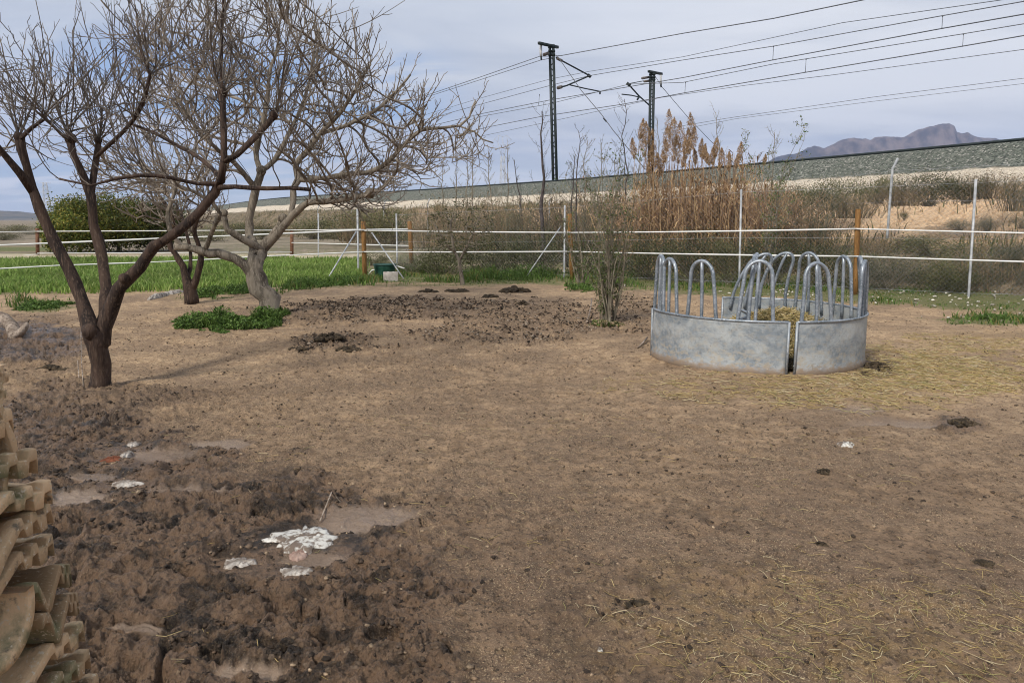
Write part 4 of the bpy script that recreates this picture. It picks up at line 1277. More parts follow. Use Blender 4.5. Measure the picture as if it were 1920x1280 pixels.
for a in [(98, 694, 70, 17, 'flat black manure pile left of the dark tree trunk', 1), (803, 549, 42, 9, 'low black manure pile, leftmost of the three along the back edge', 2),
          (857, 548, 46, 10, 'black manure pile below the small forked tree at the back edge', 3), (966, 548, 62, 15, 'tall pointed manure pile, rightmost along the back edge', 4),
          (920, 559, 36, 8, 'small manure pile in front of the back edge, between the litter patches', 5), (980, 574, 32, 9, 'small dark manure lump above the right litter patch', 6),
          (618, 640, 66, 22, 'wide crumbly manure pile right of the green weeds', 7), (655, 655, 50, 14, 'low brown manure spread beside the wide crumbly pile', 8),
          (1543, 890, 34, 14, 'small black droppings on bare earth below the feeder', 9), (1540, 1018, 32, 10, 'flat broken droppings low right of centre', 10),
          (1846, 1050, 46, 10, 'black flattened droppings near the right edge', 11), (1645, 690, 56, 20, 'dark clump of mud and hay beside the feeder skirt', 12),
          (1805, 800, 60, 14, 'dark ragged manure ring beside the grey damp patch', 13), (560, 655, 40, 6, 'thin scatter of droppings left of the crumbly pile', 14),
          (1195, 1140, 60, 10, 'dark trodden droppings near the white pebble', 15)]:
    dung_pile(*a)

# ------------------------------------------------------------------ stones, bricks, rubbish in the mud
def slab(name, px, py, wpx, dpx, label, cat, seed, mat, thick=0.025, group=None, lift=0.0):
    p = gpt(px, py)
    R = np.random.RandomState(seed)
    Y = p.y; w = w_of(wpx, Y) / 2
    dy = (gr(px, py - dpx / 2).y - gr(px, py + dpx / 2).y) / 2
    n = 46; rings = 6
    ang = np.linspace(0, 2 * math.pi, n, endpoint=False)
    rad = 1 + 0.55 * (R.rand(n) - 0.5) * 2 * (0.6 + 0.4 * np.sin(np.arange(n) * .55 + seed))
    rad = 0.66 * rad + 0.17 * np.roll(rad, 1) + 0.17 * np.roll(rad, -1)
    V = [(0, 0, thick)]; 
    for k in range(1, rings + 1):
        t = k / rings
        for a, q in zip(ang, rad):
            z = thick * (1 - 1.15 * t**3) + 0.003 * R.normal() if k < rings else -0.06
            tt = t if k < rings else 1.02
            V.append((w * q * tt * math.cos(a), dy * q * tt * math.sin(a), z))
    V = np.array(V); F3 = [(0, 1 + j, 1 + (j + 1) % n) for j in range(n)]; F4 = []
    for k in range(rings - 1):
        for j in range(n):
            a = 1 + k * n + j; b = 1 + k * n + (j + 1) % n
            F4.append((a, a + n, b + n, b))
    o = mesh_np(name, V, [np.array(F4), np.array(F3)], mat, smooth=False)
    o.location = (p.x, p.y, p.z + lift)
    tag(o, label, cat, group)


slab('stone_slab', 572, 1006, 150, 46, 'large white stone slab half sunk in the mud', 'stone', 1, M_white, 0.009, lift=0.004)
slab('brick_piece', 560, 1030, 46, 26, 'dull pink brick piece just below the white slab', 'brick', 2, M_pink, 0.009, lift=0.004)
slab('stone_slab', 450, 1050, 70, 20, 'pale stone left of and lower than the white slab', 'stone', 3, M_stone, 0.009, lift=0.004)
slab('stone_slab', 556, 1068, 70, 20, 'muddy pale stone below the pink brick', 'stone', 4, M_stone, 0.008, lift=0.003)
slab('brick_piece', 212, 856, 42, 12, 'rust red brick piece in the mud below the dark tree', 'brick', 5, M_red, 0.009, lift=0.004)
slab('stone', 238, 850, 20, 12, 'small pale stone touching the rust red brick', 'stone', 6, M_stone, 0.022, lift=0.0)
slab('stone', 250, 828, 26, 8, 'lilac grey stone just above the rust red brick', 'stone', 7, M_stone, 0.022, lift=0.0)
slab('stone_slab', 235, 905, 60, 12, 'flat cream stone below the rust red brick', 'stone', 8, M_stone, 0.02, lift=0.005)
slab('stone', 1585, 838, 34, 7, 'flat white stone on bare earth below the grey damp patch', 'stone', 9, M_white, 0.02)
slab('pebble', 1125, 1233, 13, 13, 'small white pebble at the bottom of the picture', 'pebble', 10, M_white, 0.014)
slab('stone', 297, 558, 18, 8, 'pale stone on the bank behind the dark tree', 'stone', 11, M_stone, 0.12, lift=-.03)
slab('stone', 325, 550, 30, 9, 'broad pale stone beside the twin stemmed tree', 'stone', 12, M_stone, 0.1, lift=-.03)


def small_stones():
    R = np.random.RandomState(41)
    P = ground_scatter(260, lambda Z, X, Y: sstep(0.3, 0.8, Z['verge']) * (Z['px'] > 1230) * sstep(540, 552, Z['py']) * 0.5 + 0.03 * Z['verge'] * (Z['py'] > 528), R, 12, 20)
    o = clod_mesh('pebbles', P + np.array((0, 0, 0.03)), 0.022, R, M_clod, np.array([(0.5, 0.47, 0.40), (0.62, 0.58, 0.5), (0.4, 0.36, 0.3)]))
    struct(o, 'stuff', 'pale pebbles along the grassy edge below the wire fence', 'pebbles')


small_stones()


def block_and_bin():
    p = gr(733, 528); p.z = -0.02
    w = w_of(27, p.y)
    r = thing('concrete_block', 'grey concrete block in the grass by the corner post', 'block', p, 0.15)
    mb = MB(); mb.box((0, 0, 0.14), (w, 0.22, 0.28)); o = mb.build('block_body', M_conc, r)
    bv = o.modifiers.new('bevel', 'BEVEL'); bv.width = 0.015; bv.segments = 2
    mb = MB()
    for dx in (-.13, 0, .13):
        mb.box((dx, 0, 0.283), (0.085, 0.13, 0.008))  # dark plates on the top face stand in for shaded hollows
    mb.build('hollow_shade', M_dung, r)
    p2 = gr(722, 520); p2.z = 0
    r = thing('plastic_tub', 'dark green plastic tub lying behind the concrete block', 'tub', p2, 0.3)
    mb = MB(); n = 16
    mb.tube([(0, 0, 0.0), (0, 0, 0.03), (0, 0, 0.30), (0, 0, 0.36)], [0.24, 0.26, 0.30, 0.31], n)
    mb.build('body', M_greenpl, r, smooth=True)
    mb = MB(); mb.tube([(0.31 * math.cos(a), 0.31 * math.sin(a), 0.36) for a in np.linspace(0, 2 * math.pi, 25)], 0.018, 6)
    mb.build('rim', M_greenpl, r, smooth=True)
    mb = MB(); q = [at(690, 516, p2.y + .2), at(697, 507, p2.y + .2), at(712, 503, p2.y + .2), at(730, 501, p2.y + .1), at(745, 499, p2.y + .1), at(758, 503, p2.y)]
    mb.tube(q, 0.018, 6)
    tag(mb.build('hose', M_tape, smooth=True), 'pale hose arched over the dark green tub', 'hose')


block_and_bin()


def dead_log():
    base = gpt(28, 636)
    r = thing('dead_branch', 'pale weathered dead branch stub lying at the left edge', 'log', base)
    Y = base.y; O = np.array(tuple(base))
    mb = MB()
    def pts(l): return [np.array(tuple(at(a, b, Y + c))) - O for a, b, c in l]
    mb.tube(pts([(-60, 580, .5), (-20, 585, .35), (8, 596, .2), (22, 612, .1), (30, 628, 0), (36, 640, 0)]), [w_of(q, Y) for q in (8, 9, 10, 12, 14, 9)], 9)
    mb.tube(pts([(28, 630, 0), (40, 622, -.1), (48, 612, -.1), (51, 605, -.1)]), [w_of(q, Y) for q in (8, 7, 6, 3)], 7)
    mb.build('trunk', M_log, r, smooth=True)


dead_log()

# ------------------------------------------------------------------ fences
def tape_fence():
    r = thing('tape_fence', 'wooden post fence with two white electric tapes around the paddock', 'fence', (0, 0, 0))
    P1 = (1606, 15.8, 551, 392); P2 = (1071, 19.6, 524, 400); P3 = (683, 20.0, 523, 415); P0 = (-420, 16.5, 545, 420)
    def post(px, Y, pyb, pyt, w=0.10, lean=0.0):
        b = at(px, pyb, Y); t = at(px + lean, pyt, Y); b.z = -0.1; b.x -= 0
        mb = MB(); d = t - b
        mb.tube([b, b + d * .33, b + d * .66, t - Vector((0, 0, .01)), t], [w / 2, w / 2 * .98, w / 2, w / 2, w / 2 * .8], 10)
        mb.build('post', M_wood, r, smooth=True)
    post(1604, 15.8, 551, 392, .115, 5); post(1073, 19.6, 524, 400, .12, -5); post(684, 20.0, 523, 415, .13, -3); post(772, 27.5, 492, 415, .17, -4)
    def tape(pts, w=0.035):
        q = [at(*p) for p in pts]; out = []
        for a, b in zip(q[:-1], q[1:]):
            L = (b - a).length
            for k in range(8):
                t = k / 8; s = 4 * t * (1 - t) * 0.0009 * L * L * 0.35
                p = a.lerp(b, t); out.append((p.x, p.y, p.z - s))
        out.append(tuple(q[-1]))
        V = []; Fq = []
        for k, p in enumerate(out):
            tw = 0.5 + 0.5 * math.sin(k * 0.7); wx = w * (0.75 + 0.25 * tw) / 2
            V += [(p[0], p[1] - .004, p[2] - wx), (p[0], p[1] - .004, p[2] + wx), (p[0], p[1] + .004, p[2] + wx), (p[0], p[1] + .004, p[2] - wx)]
        for k in range(len(out) - 1):
            b = k * 4
            for j in range(4):
                Fq.append((b + j, b + (j + 1) % 4, b + 4 + (j + 1) % 4, b + 4 + j))
        Fq += [(0, 3, 2, 1), tuple(len(V) - 4 + j for j in range(4))]
        mesh_np('tape', V, np.array(Fq), M_tape, r)
    tape([(2500, 447, 12.0), (1606, 429, 15.74)]); tape([(1606, 429, 15.74), (1071, 436, 19.52)]); tape([(1071, 436, 19.52), (683, 432, 19.92)])
    tape([(2500, 505, 12.0), (1606, 480.5, 15.74)]); tape([(1606, 480.5, 15.74), (1071, 471.5, 19.52)]); tape([(1071, 471.5, 19.52), (683, 472, 19.92)])
    tape([(683, 431, 19.92), (300, 447, 18.8), (0, 459.5, 17.9), (-420, 480, 16.5)], .045)
    tape([(683, 472, 19.92), (500, 480, 19.4), (320, 490, 18.9), (110, 497.5, 18.2), (0, 503.5, 17.9), (-420, 530, 16.5)], .032)
    tape([(684, 430, 20.05), (772, 430.5, 27.4)]); tape([(684, 472, 20.05), (772, 468, 27.4)])
    # far side of the field
    g = thing('tape_fence', 'rusty far fence across the field with thin pale tapes', 'fence', (0, 0, 0))
    for (px, Y, yb, yt, w) in ((70, 34, 476, 428, .16), (547, 33.5, 477, 431, .16)):
        b = at(px, yb, Y); t = at(px, yt, Y); b.z = -.1
        mb = MB(); mb.tube([b, t], w / 2, 8); mb.build('post', M_rust, g)
    for pts in ([(-300, 440, 34), (70, 434, 33.9)], [(70, 434, 33.9), (547, 431.5, 33.4)], [(547, 431.5, 33.4), (772, 429.5, 27.6)],
                [(-300, 490, 34), (0, 481, 34), (70, 477, 33.9)], [(70, 475, 33.9), (547, 473, 33.4)], [(547, 455, 33.4), (772, 461, 27.6)]):
        q = [at(*p) for p in pts]; mb = MB(); mb.tube(q, .02, 4); mb.build('tape', M_tape, g)


M_rust = two_tone('rusty_post', (0.10, 0.05, 0.03), (0.2, 0.10, 0.06), 8, 0.9, 0)
tape_fence()


def chain_fence(name_label, posts, height_w, mesh, group=None, angled=False, braces=(), step=0.10, wr=0.0013, mat=None):
    r = thing('chain_link_fence', name_label, 'fence', (0, 0, 0))
    tops = []; bots = []
    for (px, Y, yb, yt, lean) in posts:
        b = at(px, yb, Y); t = at(px + lean, yt, Y)
        mb = MB(); pts = [b - Vector((0, 0, .15)), b, t]
        if angled: 
            pts = [b - Vector((0, 0, .15)), b, b.lerp(t, .86), t + Vector((.12, 0, 0))]
        mb.tube(pts, height_w, 8); mb.build('post', M_post, r, smooth=True)
        tops.append(b.lerp(t, .86) if angled else t); bots.append(b)
    for (a, b) in braces:
        mb = MB(); mb.tube([at(*a), at(*b)], height_w * .7, 6); mb.build('brace', M_post, r, smooth=True)
    if mesh:
        P0 = []; P1 = []
        for k in range(len(tops) - 1):
            L = (tops[k + 1] - tops[k]).length; n = int(L / step)
            H = max((tops[k] - bots[k]).length, .5)
            sh = H / L
            for q in range(-int(n * sh), n + int(n * sh)):
                for sgn in (1, -1):
                    t0 = q / n; t1 = t0 + sgn * sh
                    # clip the diagonal to the bay
                    u0, u1 = 0.0, 1.0
                    ta, tb = t0, t1
                    def cl(tt): return (tt - t0) / (t1 - t0)
                    lo = max(0, min(cl(0), cl(1))); hi = min(1, max(cl(0), cl(1)))
                    if hi - lo < .03: continue
                    def pt(s):
                        t = t0 + (t1 - t0) * s
                        return bots[k].lerp(bots[k + 1], t).lerp(tops[k].lerp(tops[k + 1], t), s)
                    P0.append(tuple(pt(lo))); P1.append(tuple(pt(hi)))
        V, Fq = prisms(np.array(P0), np.array(P1), wr, wr, 3)
        mesh_np('wire_mesh', V, Fq, M_tube, r)
        mb = MB()
        for k in range(len(tops) - 1):
            for s in (0.03, 0.5, 0.97):
                mb.tube([bots[k].lerp(tops[k], s), bots[k + 1].lerp(tops[k + 1], s)], .0025, 4, cap=False)
        mb.build('line_wire', M_post, r)
    return r


chain_fence('chain link fence on thin grey steel posts behind the feeder and bushes',
            [(2150, 14.2, 566, 320, 40), (1816, 15.4, 556, 336, 14), (1386, 17.6, 534, 355, 4), (1058, 20.4, 519, 385, 1), (745, 23.6, 506, 400, -2)],
            0.026, True, braces=[((1052, 424, 20.3), (988, 517, 19.7)), ((697, 436, 21), (760, 527, 19.9))])
chain_fence('grey steel fence posts and brace left of the corner wooden post',
            [(672, 22.4, 507, 392, -2), (597, 32, 480, 400, 0)], 0.03, False, braces=[((668, 434, 21.8), (610, 530, 19.6))])
far_posts = [(2060, 17.5, 452, 268, 8), (1664, 20.2, 438, 297, 11), (1270, 31, 440, 352, 3), (1030, 38, 440, 370, 0), (975, 40, 440, 372, 0), (802, 44, 442, 372, 0), (720, 48, 440, 376, 0), (660, 54, 437, 380, 0), (596, 62, 434, 384, 0)]
chain_fence('tall railway boundary fence of galvanised posts with angled tops along the bank foot', far_posts, 0.035, True, angled=True, step=0.2, wr=0.0010)

# ------------------------------------------------------------------ catenary masts, cables, pylons
def mast(px_t, py_t, px_b, py_b, Y, label, side, face):
    b = at(px_b, py_b, Y); t = at(px_t, py_t, Y)
    r = thing('catenary_mast', label, 'mast', b)
    O = b.copy(); ax = (t - b)
    mb = MB(); w = 0.13 if side > 0 else 0.14
    # two channels with lacing between them
    for s in (-1, 1):
        off = Vector((s * w, 0, 0))
        mb.bar(tuple(off - Vector((0, 0, 1.2))), tuple(ax + off * 0.95), 0.185, 0.22)
    n = 26
    for k in range(n):
        a = ax * (k / n); c = ax * ((k + 1) / n); s = 1 if k % 2 else -1
        mb.bar(tuple(a + Vector((s * w, -.05, 0))), tuple(c + Vector((-s * w * .95, -.05, 0))), 0.04, 0.05)
    for k in (0.985, 0.93, 0.955):
        mb.box(tuple(ax * k), (w * 2 + .22, .28, .12))
    mb.build('column', M_mast, r)
    top = ax
    return r, O, ax


def rel(o, px, py, Y): return at(px, py, Y) - o


r1, O1, A1 = mast(1034, 84, 1042, 352, 54, 'tall dark lattice railway mast with cantilever to the right', 1, 0)
def part_tube(root, O, name, pts, rad, mat, sides=6):
    mb = MB(); mb.tube([tuple(rel(O, *p)) for p in pts], rad, sides); return mb.build(name, mat, root, smooth=False)


def m1_parts():
    r, O = r1, O1; Y = 54
    mb = MB(); mb.bar(rel(O, 1010, 81, Y - 1.4), rel(O, 1046, 89, Y + .6), .16, .18); mb.build('cross_arm', M_mast, r)
    part_tube(r, O, 'insulator', [(1014, 85, Y - 1), (1014, 98, Y - 1), (1014.5, 106, Y - 1)], .09, M_pylon)
    part_tube(r, O, 'hanger', [(1014.5, 104, Y - 1), (1015, 113, Y - 1)], .06, M_mast)
    part_tube(r, O, 'insulator', [(1019, 103, Y - .5), (1028, 100, Y - .3)], .11, M_insul)
    part_tube(r, O, 'cantilever_tube', [(1043, 108, Y), (1055, 115, Y + .6), (1107, 143, Y + 2.6)], .06, M_mast)
    part_tube(r, O, 'cantilever_tube', [(1046, 165, Y), (1062, 161, Y + .6), (1104, 143, Y + 2.6)], .055, M_mast)
    part_tube(r, O, 'insulator', [(1046, 165, Y), (1053, 163, Y + .4)], .12, M_insul)
    part_tube(r, O, 'insulator', [(1045, 110, Y), (1053, 114, Y + .4)], .11, M_insul)
    part_tube(r, O, 'steady_arm', [(1066, 159, Y + .8), (1096, 166, Y + 2.2), (1126, 172, Y + 3)], .045, M_mast)
    part_tube(r, O, 'steady_arm', [(1125, 171, Y + 3), (1125, 177, Y + 3)], .06, M_mast)
    part_tube(r, O, 'clamp', [(1102, 140, Y + 2.6), (1108, 145, Y + 2.6)], .11, M_mast)
    part_tube(r, O, 'guy_wire', [(1044, 104, Y), (1090, 170, Y - 2), (1128, 215, Y - 4), (1150, 245, Y - 5), (1210, 318, Y - 8)], .028, M_cable, 4)
    part_tube(r, O, 'insulator', [(1132, 222, Y - 4), (1137, 228, Y - 4.2)], .06, M_mast)


m1_parts()
r2, O2, A2 = mast(1223, 137, 1220, 318, 62, 'second dark railway mast, lower, rising behind the reeds', -1, 0)


def m2_parts():
    r, O = r2, O2; Y = 62
    mb = MB(); mb.bar(rel(O, 1216, 134, Y - .6), rel(O, 1241, 139, Y + 1.4), .16, .18); mb.build('cross_arm', M_mast, r)
    part_tube(r, O, 'insulator', [(1239, 141, Y + 1), (1239, 152, Y + 1), (1239.5, 160, Y + 1)], .08, M_pylon)
    part_tube(r, O, 'hanger', [(1239, 160, Y + 1), (1240, 164, Y + 1)], .07, M_mast)
    part_tube(r, O, 'cantilever_tube', [(1218, 198, Y), (1198, 180, Y - 1.4), (1178, 158, Y - 2.6)], .06, M_mast)
    part_tube(r, O, 'cantilever_tube', [(1180, 157, Y - 2.6), (1218, 150, Y)], .03, M_mast)
    part_tube(r, O, 'insulator', [(1204, 147, Y - .8), (1216, 145, Y)], .10, M_insul)
    part_tube(r, O, 'insulator', [(1208, 153, Y - .8), (1217, 152, Y)], .09, M_insul)
    part_tube(r, O, 'steady_arm', [(1197, 182, Y - 1.4), (1184, 179, Y - 2.2), (1166, 177, Y - 3)], .045, M_mast)
    part_tube(r, O, 'clamp', [(1175, 156, Y - 2.6), (1182, 161, Y - 2.6)], .12, M_mast)
    part_tube(r, O, 'clamp', [(1195, 187, Y - 1.6), (1199, 181, Y - 1.4)], .08, M_mast)
    part_tube(r, O, 'guy_wire', [(1229, 144, Y), (1241, 163, Y + .5), (1288, 218, Y + 3), (1330, 262, Y + 5), (1380, 310, Y + 7)], .028, M_cable, 4)


m2_parts()
# the next mast of each row stands outside the photograph; the cables run on to it
YN = ([-200, 400, 600, 780, 1040, 1480, 1920, 2400], [420, 150, 104, 74, 55, 38, 28, 21])


def cable(pts, add, label, rad=0.022):
    w = []
    for (px, py) in pts:
        w.append(at(px, py, float(np.interp(px, YN[0], YN[1])) + add))
    out = []
    for a, b in zip(w[:-1], w[1:]):
        for k in range(6): out.append(a.lerp(b, k / 6))
    out.append(w[-1])
    mb = MB(); mb.tube(out, rad, 4)
    return tag(mb.build('overhead_cable', M_cable), label, 'cable', 'overhead railway cables')


cables = [
    ([(520, 262), (785, 184), (900, 145), (1012, 106), (1050, 105), (1165, 84), (1280, 63), (1450, 35), (1620, 0), (2100, -100)], 0, 'topmost overhead cable, passing the head of the tall mast', .026),
    ([(520, 268), (785, 187), (900, 150), (1014, 113), (1040, 108)], -1.0, 'cable just under the topmost one, ending at the tall mast hanger', .022),
    ([(700, 245), (898, 185), (1030, 149), (1106, 134), (1280, 107), (1580, 43), (1880, 0), (2100, -32)], 3, 'second cable from the top, thin, above the upper droppers', .016),
    ([(640, 268), (915, 192), (1030, 161), (1106, 142), (1280, 113), (1450, 87), (1766, 30), (1920, 3), (2200, -46)], 2.6, 'messenger cable holding the upper pair of droppers', .02),
    ([(700, 262), (905, 213), (1030, 188), (1125, 172), (1280, 146), (1448, 113), (1765, 54), (1920, 27), (2200, -25)], 3, 'contact cable at the foot of the upper pair of droppers', .024),
    ([(760, 260), (905, 218), (1030, 195), (1180, 158), (1280, 155), (1452, 120), (1510, 111), (1805, 64), (1920, 45), (2200, 0)], 8, 'messenger cable holding the lower pair of droppers', .02),
    ([(820, 262), (917, 238), (1013, 219), (1166, 196), (1280, 175), (1510, 136), (1805, 87), (1920, 67), (2200, 18)], 8, 'contact cable at the foot of the lower pair of droppers', .026),
    ([(900, 256), (1060, 222), (1240, 183), (1400, 160), (1560, 141), (1920, 93), (2200, 54)], 10, 'faint cable just below the lower contact cable', .016),
    ([(1240, 243), (1363, 222), (1640, 182), (1920, 147), (2200, 110)], 40, 'upper of the two faint cables low above the mountain', .022),
    ([(1240, 250), (1380, 223), (1640, 190), (1920, 157), (2200, 125)], 40, 'lower of the two faint cables low above the mountain', .018),
]
for pts, add, lab, rad in cables: cable(pts, add, lab, rad)
for (px, ya, yb, add, lab) in ((1449, 87, 113, 2.8, 'dropper wire between the upper cables, nearer the reeds'), (1766, 30, 54, 2.8, 'dropper wire between the upper cables, nearer the right edge'),
                               (1510, 111, 136, 8, 'dropper wire between the lower cables, nearer the reeds'), (1805, 64, 87, 8, 'dropper wire between the lower cables, nearer the right edge'),
                               (1284, 155, 175, 8, 'dropper wire just right of the second mast'), (1010, 178, 196, 3, 'dropper wire just left of the tall mast')):
    Y = float(np.interp(px, YN[0], YN[1])) + add
    mb = MB(); mb.tube([at(px + 1.5, ya, Y), at(px, yb, Y)], .014, 4)
    mb.tube([at(px + 1.5, ya - 1, Y), at(px + 1.5, ya + 1.5, Y)], .035, 5); mb.tube([at(px, yb - 1.5, Y), at(px, yb + .5, Y)], .035, 5)
    tag(mb.build('dropper_wire', M_cable), lab, 'wire', 'droppers between the railway cables')


def pylon(px, yt, yb, Y, wpx, label, style):
    b = at(px, yb, Y); t = at(px, yt, Y); H = t.z; b.z = 0
    r = thing('lattice_pylon', label, 'pylon', b, 0.3)
    w = w_of(wpx, Y); mb = MB(); q = w_of(1.0, Y) * .5
    lv = 9; hs = H * (0.78 if style else 1.0)
    def corner(k, j):
        f = w * (1 - 0.62 * k / lv) / 2
        sx, sy = ((-1, -1), (1, -1), (1, 1), (-1, 1))[j % 4]
        return np.array((sx * f, sy * f, hs * k / lv))
    for j in range(4):
        mb.bar(corner(0, j), corner(lv, j), q, q)
        for k in range(lv):
            mb.bar(corner(k, j), corner(k + 1, j + 1), q * .6, q * .6); mb.bar(corner(k, j + 1), corner(k + 1, j), q * .6, q * .6)
    mb.build('tower', M_pylon, r)
    mb = MB(); f = w * .19
    if style:
        for s in (-1, 1):
            mb.bar((s * f, 0, hs), (s * w * .62, 0, H * .93), q, q); mb.bar((s * w * .62, 0, H * .93), (s * w * .5, 0, H), q * .8, q * .8)
            mb.bar((s * w * .5, 0, H), (0, 0, H * .985), q * .8, q * .8); mb.bar((s * w * .62, 0, H * .93), (s * w * 1.1, 0, H * .955), q * .8, q * .8)
            mb.bar((s * w * .5, 0, H), (s * w * 1.1, 0, H * .955), q * .7, q * .7); mb.bar((s * f, 0, hs), (0, 0, H * .985), q * .6, q * .6)
    else:
        for k in (.98, .88, .78):
            mb.bar((-w * .7, 0, H * k), (w * .7, 0, H * k), q, q)
    mb.build('crossarm', M_pylon, r)


pylon(943, 254, 412, 170, 15, 'pale lattice pylon with a V shaped head, far beyond the railway', True)
pylon(91, 342, 412, 330, 14, 'faint lattice pylon behind the dark tree at the left', False)

# ------------------------------------------------------------------ bushes
def bush_proto(name, seed, n_leaf, leaf, cols, n_stem=40, clumps=26, rx=0.9, h=1.0, stem_col=M_stem, up=0.0, sparse=0.16, dome=True, lw=0.45, stem_r=0.012):
    """unit bush about 1 m tall and 2*rx wide, origin at its base"""
    R = np.random.RandomState(seed)
    root = thing(name, 'bush', 'bush')
    # clump centres through the volume of an uneven dome
    cc = []
    while len(cc) < clumps:
        p = R.uniform(-1, 1, 3)
        if p[0]**2 + p[1]**2 + (p[2])**2 > 1: continue
        cc.append((p[0] * rx, p[1] * rx * .9, (0.12 + 0.82 * (p[2] * .5 + .5)) * h))
    cc = np.array(cc)
    sh = R.uniform(0.55, 1.45, clumps)
    k = R.randint(0, clumps, n_leaf)
    s = sparse * R.uniform(0.7, 1.4, clumps)[k]
    L = cc[k] + R.normal(size=(n_leaf, 3)) * s[:, None] * np.array((1.1, 1.1, .85))
    L[:, 2] = np.abs(L[:, 2])
    V, Fq = leaves(L, leaf, leaf * lw, R, up)
    c = cols[R.randint(0, len(cols), n_leaf)] * (sh[k] * R.uniform(0.7, 1.25, n_leaf))[:, None]
    mesh_np('foliage', V, Fq, M_leaf, root, col=np.repeat(c, 4, axis=0))
    mb = MB()
    for q in range(n_stem):
        e = cc[R.randint(clumps)] + R.normal(size=3) * .12
        b = np.array((R.normal() * .12 * rx, R.normal() * .12 * rx, -0.04))
        m = b * .4 + e * .6 + R.normal(size=3) * .06; m[2] = e[2] * .55
        mb.tube([b, m, e, e + (e - m) * .3], [stem_r, stem_r * .7, stem_r * .45, stem_r * .2], 3, cap=False)
    mb.build('stems', stem_col, root)
    return root


def twig_proto(name, seed, n_stem, col, leafcols, n_leaf=900, leaf=0.05, rx=0.6, r0=0.008, flare=0.5, side=4):
    """unit upright thicket: many fine stems with side twigs and a sprinkling of leaves"""
    R = np.random.RandomState(seed); root = thing(name, 'thicket', 'bush')
    P0 = []; P1 = []; q0 = []; q1 = []; tips = []; cl = []
    for k in range(n_stem):
        b = np.array((R.normal() * rx * .45, R.normal() * rx * .4, -.03)); h = R.uniform(.5, 1.08)
        d = np.array((b[0] * flare + R.normal() * .12, b[1] * flare + R.normal() * .12, 1.0)); p = b
        c = col[R.randint(len(col))] * R.uniform(.6, 1.3)
        for s in range(3):
            e = p + d * h / 3; P0.append(p); P1.append(e); q0.append(r0 * (1 - s * .28)); q1.append(r0 * (1 - (s + 1) * .28)); cl.append(c)
            for t in range(side if s else 1):
                m = p + (e - p) * R.rand(); g = np.array((R.normal() * .55, R.normal() * .55, R.uniform(.3, 1.0))) * R.uniform(.06, .2)
                P0.append(m); P1.append(m + g); q0.append(r0 * .5); q1.append(r0 * .25); cl.append(c); tips.append(m + g)
            p = e; d = d + np.array((R.normal() * .12, R.normal() * .12, 0))
        tips.append(p)
    V, Fq = prisms(np.array(P0), np.array(P1), np.array(q0), np.array(q1), 3)
    mesh_np('stems', V, Fq, M_dry, root, col=np.repeat(np.array(cl), 6, axis=0))
    if n_leaf:
        tips = np.array(tips); L = tips[R.randint(0, len(tips), n_leaf)] + R.normal(size=(n_leaf, 3)) * .035
        V, Fq = leaves(L, leaf, leaf * .4, R, .3)
        c = leafcols[R.randint(0, len(leafcols), n_leaf)] * R.uniform(.6, 1.3, (n_leaf, 1))
        mesh_np('foliage', V, Fq, M_leaf, root, col=np.repeat(c, 4, axis=0))
    return root


DG = np.array([(0.065, 0.075, 0.028), (0.09, 0.10, 0.038), (0.12, 0.115, 0.05), (0.055, 0.058, 0.028)])
OL = np.array([(0.15, 0.145, 0.06), (0.11, 0.12, 0.05), (0.19, 0.165, 0.08), (0.09, 0.10, 0.045)])
BR = np.array([(0.24, 0.175, 0.105), (0.32, 0.24, 0.15), (0.18, 0.135, 0.09), (0.36, 0.26, 0.15)])
PK = np.array([(0.40, 0.25, 0.145), (0.49, 0.315, 0.185), (0.31, 0.205, 0.135), (0.54, 0.37, 0.20)])
GR = np.array([(0.075, 0.13, 0.026), (0.10, 0.175, 0.036), (0.13, 0.20, 0.05), (0.05, 0.09, 0.02)])
GY = np.array([(0.14, 0.145, 0.10), (0.18, 0.18, 0.125), (0.10, 0.11, 0.07), (0.21, 0.20, 0.145)])

protos = {}
protos['dark'] = bush_proto('bush', 1, 5200, 0.05, DG * .9, clumps=34)
protos['dark2'] = bush_proto('bush', 2, 5200, 0.05, np.concatenate([DG, OL]) * .8, clumps=30)
protos['olive'] = bush_proto('bush', 3, 4200, 0.055, OL, clumps=28, sparse=.19)
protos['grey'] = bush_proto('bush', 4, 4200, 0.045, GY * .75, clumps=26, sparse=.18)
protos['dry'] = twig_proto('dry_bush', 5, 150, BR, np.concatenate([BR, OL]), 1600, .05, rx=.8)
protos['dry2'] = twig_proto('dry_bush', 6, 170, np.concatenate([BR, GY]), np.concatenate([BR, OL]), 1500, .045, rx=.8)
protos['pink'] = twig_proto('dry_bush', 7, 210, PK, PK, 1500, .06, rx=.75, flare=.25)
used = set()


def put_bush(kind, px, py_b, py_t, wpx, Y, label, group, rot=None, cat='bush', zb=None):
    b = at(px, py_b, Y); t = at(px, py_t, Y)
    H = t.z - b.z; W = w_of(wpx, Y)
    pr = protos[kind]; rx = {'dry': .75, 'dry2': .75, 'pink': .6}.get(kind, 0.95)
    sc_ = (W / (2 * rx), W / (2 * rx), H)
    rot = rnd.uniform(0, 6.28) if rot is None else rot
    if kind not in used:
        used.add(kind); o = pr; o.location = b; o.rotation_euler = (0, 0, rot); o.scale = sc_; o['label'] = label; o['group'] = group; o['category'] = cat
    else:
        o = dup(pr, b, rot, sc_, label, group); o['category'] = cat
    return o


